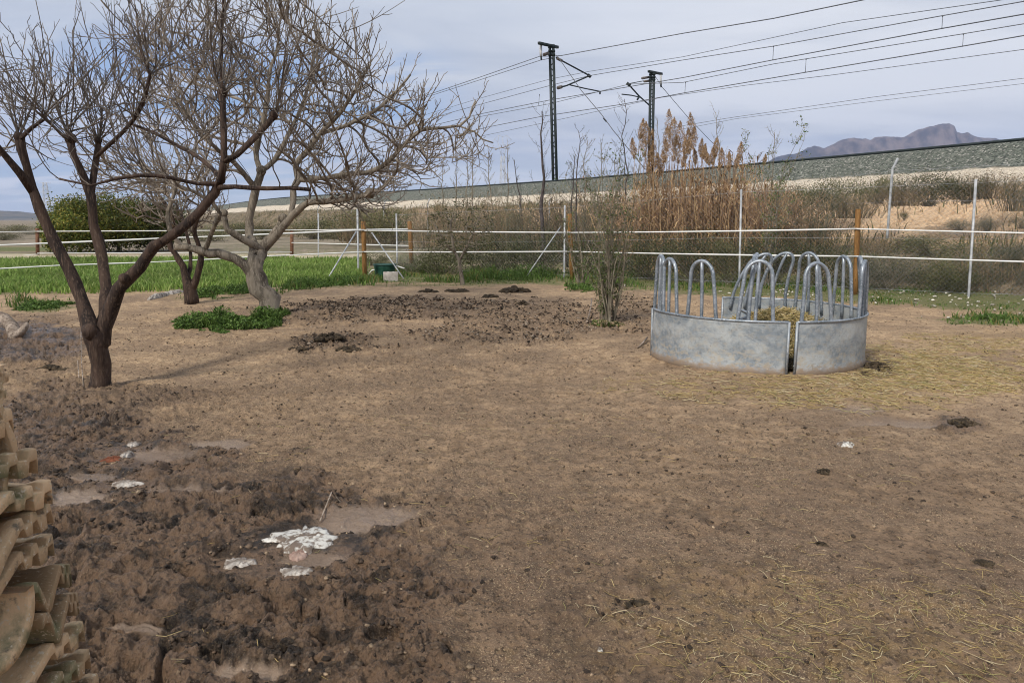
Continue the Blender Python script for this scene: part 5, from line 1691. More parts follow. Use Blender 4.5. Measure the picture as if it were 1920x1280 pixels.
GA = 'bushes along the wire fence'; GB = 'scrub on the railway bank'; GC = 'dry thickets before the bank'
bush_list = [
    # fence line, behind the wire
    ('dark', 832, 528, 448, 120, 22.0, 'dark low bush under the small forked tree', GA), ('grey', 768, 522, 475, 80, 22.3, 'low grey green bush right of the concrete block', GA),
    ('dark2', 925, 524, 436, 130, 22.3, 'dark bush right of the small forked tree', GA), ('dark', 1015, 522, 430, 120, 22.0, 'dark bush behind the slanted steel brace', GA),
    ('dark2', 1115, 528, 440, 120, 20.6, 'dark bush behind the leafy many stemmed shrub', GA), ('dark', 1210, 530, 432, 130, 19.8, 'dark bush behind the left end of the feeder', GA),
    ('dark2', 1305, 532, 430, 130, 19.2, 'dark bush behind the left hoops of the feeder', GA), ('olive', 1365, 530, 442, 90, 19.0, 'olive bush just left of the middle steel post', GA),
    ('dark', 1445, 536, 432, 120, 18.6, 'dark bush right of the middle steel post', GA), ('dark2', 1535, 540, 440, 110, 18.0, 'dark bush behind the right hoops of the feeder', GA),
    ('grey', 1665, 548, 462, 130, 17.0, 'grey green bush right of the leaning wooden post', GA), ('olive', 1750, 560, 475, 110, 16.6, 'olive bush left of the tall steel post by the stones', GA),
    ('dry2', 1860, 556, 470, 130, 16.6, 'brown twiggy bush right of the tall steel post by the stones', GA), ('dark2', 1925, 540, 452, 100, 16.8, 'dark bush at the right edge behind the tapes', GA),
    ('grey', 1610, 545, 475, 100, 17.0, 'grey bush at the foot of the leaning wooden post', GA), ('dark2', 1790, 556, 500, 90, 16.4, 'low dark bush at the foot of the tall steel post', GA),
    ('dark', 700, 506, 470, 60, 26.0, 'small dark bush between the two left wooden posts', GA),
    # dry thickets between fence and bank
    ('dry', 890, 470, 372, 120, 30, 'brown thicket above the small forked tree', GC), ('dry2', 975, 474, 372, 120, 29, 'brown thicket left of the thick bare sapling', GC),
    ('dry', 1060, 474, 362, 120, 28, 'brown thicket between thick bare sapling and steel brace', GC), ('dry2', 1140, 474, 355, 110, 26, 'brown thicket behind the leafy many stemmed shrub', GC),
    ('pink', 1215, 478, 345, 120, 24.5, 'reddish thicket at the left foot of the reeds', GC), ('pink', 1290, 478, 340, 120, 24, 'reddish thicket at the middle foot of the reeds', GC),
    ('pink', 1370, 480, 345, 120, 23, 'reddish thicket at the right foot of the reeds', GC), ('pink', 1450, 480, 352, 110, 22.5, 'reddish thicket right of the reeds', GC),
    ('dry2', 1520, 474, 372, 110, 22, 'brown thicket left of the leaning wooden post', GC), ('dry', 815, 462, 385, 90, 36, 'brown thicket left of the small forked tree', GC),
    ('olive', 735, 458, 388, 130, 42, 'long olive thicket above the corner post', GC), ('olive', 650, 450, 392, 140, 48, 'olive thicket behind the crown of the leaning tree', GC),
    ('dry', 690, 455, 395, 90, 44, 'brown thicket above and left of the corner post', GC), ('olive', 1180, 470, 385, 110, 27, 'olive thicket under the second mast', GC),
    ('olive', 945, 460, 388, 100, 33, 'olive thicket behind the brown ones, left of the tall mast', GC),
    # bank
    ('dark2', 1742, 384, 318, 120, 20.6, 'dark green bush high on the bank, broadest one', GB), ('olive', 1645, 380, 328, 90, 22.0, 'olive bush high on the bank left of the angled post', GB),
    ('dry', 1690, 385, 345, 80, 20.6, 'brown bush on the bank just right of the angled post', GB), ('olive', 1560, 392, 332, 110, 24.5, 'olive bush high on the bank behind the leafy sapling', GB),
    ('dry2', 1585, 408, 362, 100, 22.0, 'brown thicket on the bank above the leaning wooden post', GB), ('dry', 1850, 372, 325, 110, 20.0, 'brown bush at the top of the bank right of the broad dark one', GB),
    ('dark2', 1810, 380, 330, 90, 20.2, 'dark bush at the top of the bank behind the tall steel post', GB), ('dry2', 1912, 394, 335, 90, 18.8, 'brown bush on the bank at the right edge', GB),
    ('grey', 1850, 434, 405, 50, 18.2, 'small grey bush on the orange soil right of the tall steel post', GB), ('grey', 1798, 432, 410, 60, 18.4, 'small grey bush on the orange soil left of the tall steel post', GB),
    ('dark', 1695, 412, 396, 18, 19.6, 'tiny dark tuft alone on the orange soil', GB), ('grey', 1915, 428, 400, 50, 17.8, 'small grey bush on the orange soil at the right edge', GB),
    ('olive', 1500, 402, 345, 90, 25, 'olive bush on the bank right of the reeds', GB), ('dry', 1440, 400, 345, 100, 27, 'brown bush on the bank behind the right reeds', GB),
    ('olive', 1745, 480, 440, 190, 17.6, 'long olive bush between the two tapes right of the leaning post', GB), ('dry', 1660, 474, 446, 110, 18.4, 'tawny low bush between the tapes beside the leaning post', GB),
    ('grey', 1895, 492, 452, 90, 16.9, 'grey bush between the tapes at the right edge', GB),
    ('olive', 25, 436, 421, 90, 95, 'low olive scrub at the far left edge below the hills', 'scrub beyond the field'), ('grey', 345, 446, 426, 110, 85, 'grey scrub right of the evergreen trees', 'scrub beyond the field'),
    ('olive', 430, 444, 416, 130, 80, 'olive scrub behind the trunk of the leaning tree', 'scrub beyond the field'), ('dry', 520, 446, 420, 110, 72, 'brown scrub behind the rusty right post', 'scrub beyond the field'),
    ('dark2', 8, 452, 434, 60, 58, 'dark scrub at the left edge beyond the far tapes', 'scrub beyond the field'), ('olive', 390, 456, 430, 90, 55, 'dark olive scrub behind the twin stemmed tree', 'scrub beyond the field'),
    ('dark2', 480, 452, 418, 90, 60, 'dark scrub behind the leaning trunk and its first fork', 'scrub beyond the field'),
    ('olive', 590, 446, 408, 110, 62, 'olive scrub left of the steel brace', 'scrub beyond the field'), ('grey', 60, 444, 432, 60, 80, 'small grey scrub near the rusty left post', 'scrub beyond the field'),
]
for e in bush_list: put_bush(*e)


def bank_grass():
    R = np.random.RandomState(51)
    N = 30000
    i = R.randint(20, 270, N); s = R.uniform(3.2, 9.6, N)
    j = R.uniform(0, 1, N)
    X = PP[i, 0] * (1 - j) + PP[i + 1, 0] * j + PN[i, 0] * s; Y = PP[i, 1] * (1 - j) + PP[i + 1, 1] * j + PN[i, 1] * s
    nz = fbm(X * 0.9, Y * 0.9, 4, 71) - 0.5; nf = fbm(X * 4, Y * 4, 3, 77) - 0.5
    low = sstep(3.0, 4.2, s) * sstep(10.6, 9.0, s)
    z = bank_z(s) + low * (0.75 * nz + 0.25 * nf)
    keep = (fbm(X * 0.7, Y * 0.7, 4, 57) > 0.50) & (Y > 13) & (X < 26) & ((z < 1.05) | (Y > 26) | (R.rand(N) < .25))
    B = np.stack([X, Y, z - .02], 1)[keep]
    V, Fs = blades(B, 0.38, 0.035, 0.5, R)
    cols = np.concatenate([BR * 1.2, OL * 1.3, OL])
    c = cols[R.randint(0, len(cols), len(B))] * R.uniform(.7, 1.3, (len(B), 1))
    o = mesh_np('dry_grass', V, Fs, M_grass, col=np.repeat(c, 5, axis=0))
    struct(o, 'stuff', 'dry grass and weeds covering the foot of the railway bank', 'grass')


bank_grass()


def grasses():
    R = np.random.RandomState(61)
    # crop field
    def pts(n, fn, ymin, ymax, amax):
        out = []; got = 0
        while got < n:
            m = 60000
            r = np.sqrt(R.uniform(ymin**2, ymax**2, m)); a = R.uniform(-amax, amax, m)
            X = r * np.sin(a); Y = r * np.cos(a); Z = zones(X, Y)
            k = R.uniform(0, 1, m) < fn(Z, X, Y)
            Zk = {q: v[k] for q, v in Z.items()}
            out.append(np.stack([X[k], Y[k], ground_z(X[k], Y[k], Zk) - .01], 1)); got += int(k.sum())
        return np.concatenate(out)[:n]
    B = pts(90000, lambda Z, X, Y: Z['field'] * (1 - Z['pale']) * sstep(0.32, 0.54, Z['n2']) * np.clip(420 / (X**2 + Y**2), .25, 1), 13, 36, 1.0)
    V, Fs = blades(B, 0.17, 0.03, 0.6, R)
    FG = np.array([(0.165, 0.26, 0.05), (0.22, 0.32, 0.075), (0.125, 0.20, 0.04), (0.29, 0.35, 0.11)])
    n = fbm(B[:, 0] * .8, B[:, 1] * .8, 4, 5)
    c = FG[R.randint(0, 4, len(B))] * (0.6 + 0.8 * n[:, None]) * R.uniform(.75, 1.25, (len(B), 1))
    struct(mesh_np('crop_field', V, Fs, M_grass, col=np.repeat(c, 5, axis=0)), 'stuff', 'short green crop growing in the field behind the trees', 'crop')
    B = pts(34000, lambda Z, X, Y: Z['verge'] * (1 - Z['field']) * sstep(.35, .6, Z['n2']) * (Z['py'] > 500), 8, 24, .75)
    nn = fbm(B[:, 0] * 1.1, B[:, 1] * 1.1, 4, 15)
    V, Fs = blades(B, (0.04 + 0.20 * sstep(.45, .7, nn)) * np.where(B[:, 0] > 3.2, .5, 1), 0.02, 0.7, R)
    c = GR[R.randint(0, 4, len(B))] * R.uniform(.7, 1.35, (len(B), 1))
    yel = R.rand(len(B)) < .16; c[yel] = np.array((.24, .2, .07)) * R.uniform(.7, 1.2, (int(yel.sum()), 1))
    struct(mesh_np('verge_grass', V, Fs, M_grass, col=np.repeat(c, 5, axis=0)), 'stuff', 'bright green grass strip between bare paddock and wire fence', 'grass')


grasses()


def weed_patch(px, py, wpx, dpx, hpx, label, seed, n=9000, cols=GR, name='weed_patch', leaf=0.05):
    p = gr(px, py); Y = p.y; w = w_of(wpx, Y) / 2
    d = (gr(px, py - dpx / 2).y - gr(px, py + dpx / 2).y) / 2; h = w_of(hpx, Y)
    R = np.random.RandomState(seed)
    a = R.uniform(0, 2 * math.pi, n); r = np.sqrt(R.uniform(0, 1, n))
    edge = 0.72 + 0.5 * vnoise(np.cos(a) * 2.2 + 9, np.sin(a) * 2.2 + 9, seed)
    x = np.cos(a) * r * w * edge; y = np.sin(a) * r * d * edge
    hh = h * (0.15 + 2.3 * np.clip(fbm(x * 3.4 + seed, y * 3.4, 3, seed) - .22, 0, 1)) * (1 - r**3 * .8)
    z = hh * R.uniform(0.05, 1.0, n) ** .7
    kp = fbm(x * 3.1 + 3 * seed, y * 3.1 * 2, 3, seed + 9) > .36 + .22 * r**2
    x, y, z, hh, r = x[kp], y[kp], z[kp], hh[kp], r[kp]; n = len(x)
    P = np.stack([x, y, z], 1)
    V, Fq = leaves(P, leaf, leaf * .5, R, .2)
    c = cols[R.randint(0, len(cols), n)] * R.uniform(.6, 1.4, (n, 1)) * (0.75 + 0.6 * fbm(x * 5, y * 5, 2, 3))[:, None]
    B = np.stack([x, y, z * 0], 1)[:n // 3]
    Vb, Fb = blades(B, hh[:n // 3] * .9 + .01, 0.012, .6, R)
    cb = np.repeat(c[:n // 3], 5, axis=0)
    o = mesh_np(name, np.concatenate([V, Vb]), [Fq] + [f + len(V) for f in Fb], M_leaf, col=np.concatenate([np.repeat(c, 4, axis=0), cb]))
    o.location = (p.x, p.y, float(gz(p.x, p.y)[0]))
    struct(o, 'stuff', label, 'weeds')


weed_patch(420, 607, 205, 30, 22, 'lush green weeds under the leaning grey tree', 3, 16000)
weed_patch(505, 600, 60, 22, 26, 'green weeds round the foot of the leaning tree', 4, 4000)
weed_patch(390, 553, 60, 14, 12, 'green weeds behind the twin stemmed tree', 5, 2500)
weed_patch(455, 548, 60, 12, 12, 'green weeds at the field edge behind the leaning tree', 6, 2500)
weed_patch(90, 575, 85, 16, 12, 'green weeds on the bank at the far left', 7, 3000)
weed_patch(570, 540, 90, 16, 14, 'green weeds right of the leaning tree at the field edge', 8, 4000)
weed_patch(640, 532, 90, 14, 18, 'green weeds left of the corner wooden post', 9, 4000)
weed_patch(960, 522, 220, 10, 22, 'leafy green weeds below the slanted brace', 10, 6000, np.concatenate([GR, GR * .7]))
weed_patch(1855, 594, 110, 10, 6, 'flat green weeds at the right edge of the paddock', 11, 4000)
weed_patch(1085, 540, 60, 14, 10, 'green tuft left of the leafy many stemmed shrub', 12, 2500)
weed_patch(1140, 607, 70, 12, 10, 'thin grass around the foot of the many stemmed shrub', 13, 1800, np.concatenate([GR, OL, BR * 1.5]))


def leafy_shrub(px, py_b, py_t, wpx, Y, label, seed, stems, leafn, name='shrub', cat='shrub', cols=None, mat=M_stem, r0=0.02, leaf=0.045, spread=1.0, twig=(0.06, 0.2), group=None, low=0.0):
    b = at(px, py_b, Y); b.z = float(gz(b.x, b.y)[0]) if b.z < .3 else b.z
    t = at(px, py_t, Y); H = t.z - b.z; W = w_of(wpx, Y) / 2
    root = thing(name, label, cat, b, 0, group)
    R = np.random.RandomState(seed); mb = MB(); tw = []; 
    for k in range(stems):
        a = R.uniform(0, 2 * math.pi); f = R.uniform(.2, 1.0); h = H * R.uniform(.6, 1.03)
        p = np.array((R.normal() * .05, R.normal() * .05, -.05)); pts = [p]; rr = [r0 * R.uniform(.6, 1.2)]
        d = np.array((math.cos(a) * W * f / H * .9 * spread, math.sin(a) * W * f / H * .9 * spread, 1.0))
        n = 9
        for q in range(n):
            p = p + d * h / n; d = d + R.normal(size=3) * np.array((.09, .09, 0)); pts.append(p); rr.append(rr[0] * (1 - .85 * (q + 1) / n))
            for s in range(3):
                if q > 0 and R.rand() < .85:
                    g = np.array((R.normal(), R.normal(), R.uniform(.3, 1.4))); g /= np.linalg.norm(g); L = R.uniform(*twig) * H * .5
                    m = p + g * L * .5 + R.normal(size=3) * .02; e = m + (g + np.array((0, 0, .35))) * L * .5
                    mb.tube([p, m, e], [r0 * .32, r0 * .24, r0 * .12], 3, cap=False)
                    tw += [m, e, p + g * L * .25]
                    if R.rand() < .6:
                        g2 = g + R.normal(size=3) * .7; e2 = m + g2 / np.linalg.norm(g2) * L * .4
                        mb.tube([m, e2], [r0 * .2, r0 * .1], 3, cap=False); tw.append(e2)
        mb.tube(pts, rr, 5, cap=False)
    mb.build('stems', mat, root)
    if leafn:
        tw = np.array(tw); tw = tw[tw[:, 2] > low * H]
        P = tw[R.randint(0, len(tw), leafn)] + R.normal(size=(leafn, 3)) * .03
        V, Fq = leaves(P, leaf, leaf * .42, R, .4)
        c = cols[R.randint(0, len(cols), leafn)] * R.uniform(.6, 1.35, (leafn, 1))
        mesh_np('foliage', V, Fq, M_leaf, root, col=np.repeat(c, 4, axis=0))
    return root


leafy_shrub(1140, 603, 268, 190, gr(1140, 605).y, 'tall many stemmed shrub with sparse small green leaves left of the feeder', 21, 15, 2300, cols=np.concatenate([OL * 1.1, GR * .8]), r0=.016, leaf=.04)
leafy_shrub(1133, 600, 470, 110, gr(1140, 605).y + .1, 'low leafy suckers at the foot of the tall many stemmed shrub', 22, 14, 2200, cols=np.concatenate([OL, GR * .7]), r0=.009, leaf=.04)
leafy_shrub(1092, 532, 400, 120, 17.6, 'leafy pale stemmed shrub beside the wooden post with the brace', 23, 8, 900, cols=np.concatenate([OL, GR * .7]), r0=.022, leaf=.05)
leafy_shrub(1440, 536, 245, 120, 18.2, 'tall leafy sapling rising behind the feeder', 24, 9, 1500, cols=np.concatenate([OL * 1.5, GR * 1.0]), r0=.018, leaf=.06)


def forked_tree():
    base = gr(868, 535); base.z = 0
    root = thing('small_tree', 'small forked tree with pale trunk and twiggy crown by the back fence', 'tree', base)
    T = Tree(31); Y = base.y
    T.limb([(868, 540, Y, 6), (866, 520, Y, 5), (862, 500, Y, 4.6), (862, 488, Y, 4.4)], .1)
    T.limb([(862, 490, Y, 3.6), (852, 472, Y, 3), (848, 450, Y, 2.6), (845, 425, Y, 2.2), (850, 400, Y, 1.6)], .1)
    T.limb([(862, 488, Y, 3), (868, 475, Y, 2.6), (878, 455, Y, 2.2), (890, 430, Y, 1.8), (900, 405, Y, 1.4)], .1)
    T.limb([(852, 472, Y, 2.4), (838, 460, Y - .3, 2), (826, 440, Y - .4, 1.5), (815, 420, Y - .4, 1.1)], .1)
    att = attractors([(800, 475), (795, 420), (820, 390), (850, 372), (900, 380), (930, 420), (925, 465), (880, 480), (840, 480)], Y, .8, 520, T.R)
    T.colonize(att, step=.1, kill=.16, infl=1.0, iters=60, trop=(0, 0, .1), only=np.array([p[2] > at(0, 480, Y).z for p in T.P]))
    T.spurs(.3, (.06, .16), .5); T.radii(.0065, 2.3); T.build(M_barkB, M_stem, root, 7, 3)
    R = np.random.RandomState(3); tw = np.array([p for p, t in zip(T.P, T.traced) if not t]); n = 1300
    P = tw[R.randint(0, len(tw), n)] + R.normal(size=(n, 3)) * .04 - np.array(tuple(base))
    V, Fq = leaves(P, .06, .028, R, 0); c = DG[R.randint(0, 4, n)] * R.uniform(.6, 1.3, (n, 1))
    mesh_np('foliage', V, Fq, M_leaf, root, col=np.repeat(c, 4, axis=0))


forked_tree()


def sapling(px, py_b, py_t, Y, label, seed, rpx=3, dens=9, wid=0.16, lean=0, mat=None):
    b = at(px, py_b, Y); b.z = max(0.0, min(b.z, bank_height(b.x, b.y) if Y > 22 else 0)); t = at(px + lean, py_t, Y); H = t.z - b.z
    root = thing('bare_sapling', label, 'sapling', b, 0, 'bare saplings before the railway bank')
    R = np.random.RandomState(seed); O = np.array(tuple(b)); r0 = w_of(rpx, Y) / 2
    n = 14; ax = np.array((t.x - b.x, 0, H)); pts = []; p = np.zeros(3); wob = np.zeros(3)
    for k in range(n + 1):
        wob = wob * .7 + R.normal(size=3) * .02 * H * np.array((1, 1, 0)); pts.append(ax * k / n + wob * .4)
    mb = MB(); rr = [r0 * (1 - .85 * k / n) + .003 for k in range(n + 1)]
    mb.tube(pts, rr, 6); mb.build('trunk', mat or M_stem, root, smooth=True)
    mb = MB(); q = max(w_of(.75, Y) / 2, .005)
    for k in range(3, n):
        for s in range(dens // 3):
            m = pts[k] + (pts[k + 1] - pts[k]) * R.rand(); a = R.uniform(0, 2 * math.pi); L = H * wid * R.uniform(.4, 1.2) * (1.2 - .7 * k / n)
            g = np.array((math.cos(a), math.sin(a), R.uniform(.5, 1.3))); g /= np.linalg.norm(g)
            e = m + g * L * .5; f = e + (g + np.array((0, 0, .5))) * L * .5
            mb.tube([m, e, f], [q, q * .8, q * .5], 3, cap=False)
            for z in range(3):
                w = m + (f - m) * R.uniform(.3, .95); g2 = g + R.normal(size=3) * .6; g2 /= np.linalg.norm(g2)
                mb.tube([w, w + g2 * L * R.uniform(.15, .4)], [q * .7, q * .4], 3, cap=False)
    mb.build('crown', mat or M_stem, root)


M_sapd = two_tone('dark_sapling', (0.05, 0.04, 0.038), (0.11, 0.09, 0.085), 5, 0.8, 0)
for a in [(1015, 448, 208, 27, 'thick dark bare sapling left of the tall mast', 1, 9, 9, .18, 4, M_sapd), (1078, 452, 245, 26, 'bare sapling right of the tall mast', 2, 4, 9, .15, 10, M_sapd),
          (1062, 452, 290, 25, 'short leaning bare sapling right of the tall mast', 3, 4, 6, .15, 18, M_sapd), (1172, 460, 186, 25, 'tallest bare sapling just left of the second mast', 4, 4, 9, .13, 0, M_sapd),
          (1450, 440, 248, 24, 'bare sapling between the reeds and the mountain', 5, 4, 9, .16, 0), (1345, 440, 210, 26, 'bare sapling standing among the reed plumes', 6, 3, 9, .14, 0),
          (1205, 450, 255, 27, 'bare sapling touching the left side of the reeds', 7, 3, 9, .15, -4), (1122, 455, 268, 27, 'thin bare sapling between the two masts', 8, 3, 9, .16, 5),
          (855, 430, 282, 46, 'faint sapling, leftmost of the group beyond the long branch', 9, 3, 9, .14, 0), (873, 430, 265, 45, 'faint sapling beneath the tip of the long branch', 10, 3, 9, .15, 3),
          (888, 430, 262, 47, 'faint sapling just right of the long branch tip', 11, 3, 9, .15, -2), (922, 430, 280, 46, 'faint sapling left of the V headed pylon', 12, 3, 9, .2, -4),
          (951, 430, 268, 44, 'faint sapling touching the V headed pylon', 13, 3, 6, .14, 0), (988, 440, 300, 30, 'short crooked sapling left of the thick dark one', 14, 4, 6, .12, -22, M_sapd),
          (1095, 450, 262, 30, 'thin grey sapling behind the leaning one right of the tall mast', 15, 3, 9, .17, 4), (830, 430, 300, 42, 'faint sapling behind the end twigs of the grey tree', 16, 3, 9, .15, 0),
          (1235, 450, 225, 28, 'thin sapling hidden among the left reeds', 17, 3, 6, .12, 0), (1150, 458, 300, 25, 'short sapling crowded by the many stemmed shrub', 18, 3, 9, .2, 0)]:
    sapling(*a)


def reed_clump(px, Y, wpx, n, plumes, label, seed):
    """giant cane: dry stems with hanging leaves, feathery plumes at photo positions (px, py, height_px)"""
    b = at(px, 470, Y); zb = 0.0 if Y < 23 else bank_height(b.x, Y); b.z = zb
    root = thing('reed_clump', label, 'reeds', b, 0, 'giant reeds before the railway bank')
    R = np.random.RandomState(seed); O = np.array(tuple(b)); W = w_of(wpx, Y) / 2
    P0 = []; P1 = []; q0 = []; cl = []; lv = []
    ends = []
    for (x, y, h) in plumes:
        e = np.array(tuple(at(x, y + h * .95, Y + R.uniform(-.8, .8)))) - O
        s = np.array((e[0] * .65 + R.normal() * .1, R.normal() * .3, 0.0)); ends.append((s, e, True))
    for k in range(n):
        x = R.normal() * W * .55; h = R.uniform(1.2, 3.6); s = np.array((x, R.normal() * .5, 0)); ends.append((s, s + np.array((R.normal() * .25, R.normal() * .2, h)), False))
    cols = PK
    for (s, e, pl) in ends:
        m = (s + e) / 2 + R.normal(size=3) * .08; c = cols[R.randint(4)] * R.uniform(.7, 1.25)
        P0 += [s, m]; P1 += [m, e]; q0 += [.011, .008]; cl += [c, c]
        for t in range(7):
            f = R.uniform(.25, 1.0); o = s + (e - s) * f
            g = np.array((R.normal(), R.normal(), R.uniform(-.2, 1.0))); g /= np.linalg.norm(g); lv.append((o, g, R.uniform(.2, .5)))
    V, Fq = prisms(np.array(P0), np.array(P1), np.array(q0), np.array(q0) * .8, 3)
    mesh_np('stems', V, Fq, M_dry, root, col=np.repeat(np.array(cl), 6, axis=0))
    Vl = []; Fl = []; Cl = []
    LC = np.array([(0.42, 0.27, 0.125), (0.36, 0.225, 0.115), (0.48, 0.33, 0.175), (0.28, 0.18, 0.11)])
    for k, (o, g, L) in enumerate(lv):
        sd = np.cross(g, (0, 0, 1.0)); sd /= np.linalg.norm(sd) + 1e-6; w = .018
        m = o + g * L * .55; e = o + g * L + np.array((0, 0, -.35 * L))
        i = len(Vl); Vl += [o - sd * w * .5, o + sd * w * .5, m + sd * w, m - sd * w, e]
        Fl.append((i, i + 1, i + 2, i + 3)); Fl.append((i + 3, i + 2, i + 4, i + 4)); c = LC[R.randint(4)] * R.uniform(.7, 1.2); Cl += [c] * 5
    f4 = np.array([f for f in Fl if f[2] != f[3]]); f3 = np.array([f[:3] for f in Fl if f[2] == f[3]])
    mesh_np('leaves', np.array(Vl), [f4, f3], M_dry, root, col=np.array(Cl))
    PC = np.array([(0.33, 0.215, 0.115), (0.41, 0.275, 0.16), (0.26, 0.165, 0.09), (0.48, 0.345, 0.215)])
    for q, (x, y, h) in enumerate(plumes):
        e = ends[q][1]; H = w_of(h, Y) ; N = 520
        f = R.uniform(0, 1, N); prof = np.sin(np.clip(f * .96 + .06, 0, 1) * math.pi) ** .8 * .19 * H
        a = R.uniform(0, 2 * math.pi, N); r = prof * np.sqrt(R.uniform(0, 1, N))
        lean = R.normal() * .12
        P = np.stack([np.cos(a) * r + lean * f * H, np.sin(a) * r, (f - .05) * H], 1) + e
        V, Fq = leaves(P, .10 * min(1, H / .6), .015, R, 1.3)
        c = PC[R.randint(0, 4, N)] * R.uniform(.7, 1.3, (N, 1))
        mesh_np('plume', V, Fq, M_dry, root, col=np.repeat(c, 4, axis=0))


reed_clump(1222, 24, 80, 110, [(1200, 226, 34), (1212, 232, 40), (1222, 246, 46), (1208, 254, 40), (1228, 268, 46), (1216, 280, 44), (1236, 290, 40), (1190, 262, 36), (1224, 308, 40)], 'dense reed clump with plumes in front of the second mast', 71)
reed_clump(1268, 23.6, 80, 110, [(1256, 210, 48), (1264, 224, 50), (1276, 230, 46), (1250, 238, 46), (1284, 244, 44), (1262, 254, 48), (1272, 262, 44), (1246, 262, 42), (1286, 262, 36), (1240, 284, 40)], 'tallest reed clump with the thickest brown plumes', 72)
reed_clump(1316, 23.2, 80, 100, [(1297, 214, 46), (1300, 240, 40), (1292, 258, 30), (1314, 262, 32), (1318, 272, 26), (1304, 280, 28), (1326, 280, 26), (1280, 290, 24)], 'reed clump with scattered plumes right of the tallest one', 73)
reed_clump(1358, 22.8, 80, 100, [(1340, 262, 34), (1336, 278, 30), (1351, 279, 36), (1366, 287, 32), (1330, 286, 24), (1380, 292, 24)], 'lower reed clump with few plumes', 74)
reed_clump(1395, 22.6, 60, 60, [(1387, 268, 32), (1432, 290, 20)], 'sparse reed clump ending in one lone plume', 75)


def citrus(px, py_b, py_t, wpx, Y, label, seed, cols, n=16000, fruit=0):
    b = at(px, py_b, Y); b.z = 0; t = at(px, py_t, Y); H = t.z; W = w_of(wpx, Y) / 2
    root = thing('evergreen_tree', label, 'tree', b, 0, 'round evergreen trees beyond the field')
    R = np.random.RandomState(seed)
    mb = MB(); mb.tube([(0, 0, -.1), (.03, 0, H * .3), (0, .05, H * .55)], [.09, .07, .05], 7)
    k = 60; cc = []
    while len(cc) < k:
        p = R.uniform(-1, 1, 3)
        if not .35 < (p**2).sum() < 1: continue
        cc.append((p[0] * W * .9, p[1] * W * .9, H * (.53 + .42 * p[2])))
    cc = np.array(cc); i = R.randint(0, k, n)
    for q in range(12): mb.tube([(0, 0, H * .3), tuple(cc[q] * .6 + np.array((0, 0, H * .15))), tuple(cc[q])], [.04, .025, .01], 5, cap=False)
    mb.build('trunk', M_stem, root)
    P = cc[i] + R.normal(size=(n, 3)) * np.array((.17 * W, .17 * W, .09 * H)); P[:, 2] = np.abs(P[:, 2])
    V, Fq = leaves(P, .13, .06, R, -.2)
    c = cols[R.randint(0, len(cols), n)] * (R.uniform(.6, 1.4, k)[i] * R.uniform(.7, 1.3, n))[:, None]
    mesh_np('crown', V, Fq, M_leaf, root, col=np.repeat(c, 4, axis=0))


CI = np.array([(0.10, 0.13, 0.028), (0.14, 0.17, 0.035), (0.21, 0.21, 0.04), (0.065, 0.095, 0.022), (0.27, 0.23, 0.055)])
citrus(150, 466, 374, 120, 36, 'yellowish green bushy evergreen tree behind the dark tree, leftmost', 81, CI)
citrus(222, 468, 362, 130, 37, 'tallest green evergreen tree seen between the dark branches', 82, CI * .75)
citrus(295, 466, 375, 110, 38, 'dark green evergreen tree, rightmost behind the crossed branches', 83, np.concatenate([DG, CI * .5]))
citrus(104, 462, 398, 50, 37, 'small yellowing evergreen bush at the left end of the row', 84, CI * 1.1, 5000)

# dead twigs sticking out of the litter
def litter_twig(pts, label, rad=.008):
    mb = MB(); q = [gpt(a, b) + Vector((0, 0, z)) for a, b, z in pts]; mb.tube(q, rad, 5)
    tag(mb.build('dead_twig', M_log, smooth=True), label, 'twig')


litter_twig([(1098, 605, .0), (1104, 598, .05), (1108, 588, .12), (1109, 580, .2)], 'pale curved twig standing in the litter left of the tall shrub', .012)
litter_twig([(1196, 655, .01), (1206, 650, .03), (1213, 644, .05)], 'dark short twig on the ground left of the feeder', .012)
litter_twig([(600, 975, .01), (622, 935, .03), (640, 940, .02)], 'thin dark twig on the mud above the white slab', .004)
litter_twig([(156, 722, .0), (155, 700, .12), (157, 672, .3)], 'thin upright stick left of the dark trunk', .005)
litter_twig([(149, 718, .0), (148, 700, .12)], 'shorter upright stick left of the dark trunk', .005)

# ------------------------------------------------------------------ pile of clay roof tiles (bottom left)
def tile_profile(w):
    """cross-section of an interlocking tile across its width: pan, rising roll, side lock ribs"""
    pts = [(0.0, 0.030), (0.02, 0.034), (0.05, 0.030), (0.075, 0.012), (0.095, 0.0), (0.12, 0.004), (0.16, 0.018), (0.19, 0.030), (0.197, 0.030), (0.2, 0.018),
           (0.212, 0.016), (0.215, 0.026), (0.226, 0.026), (0.229, 0.014), (0.243, 0.012), (0.246, 0.022), (0.258, 0.022), (0.26, 0.010)]
    return np.array(pts) * np.array((w / 0.26, 1.0))


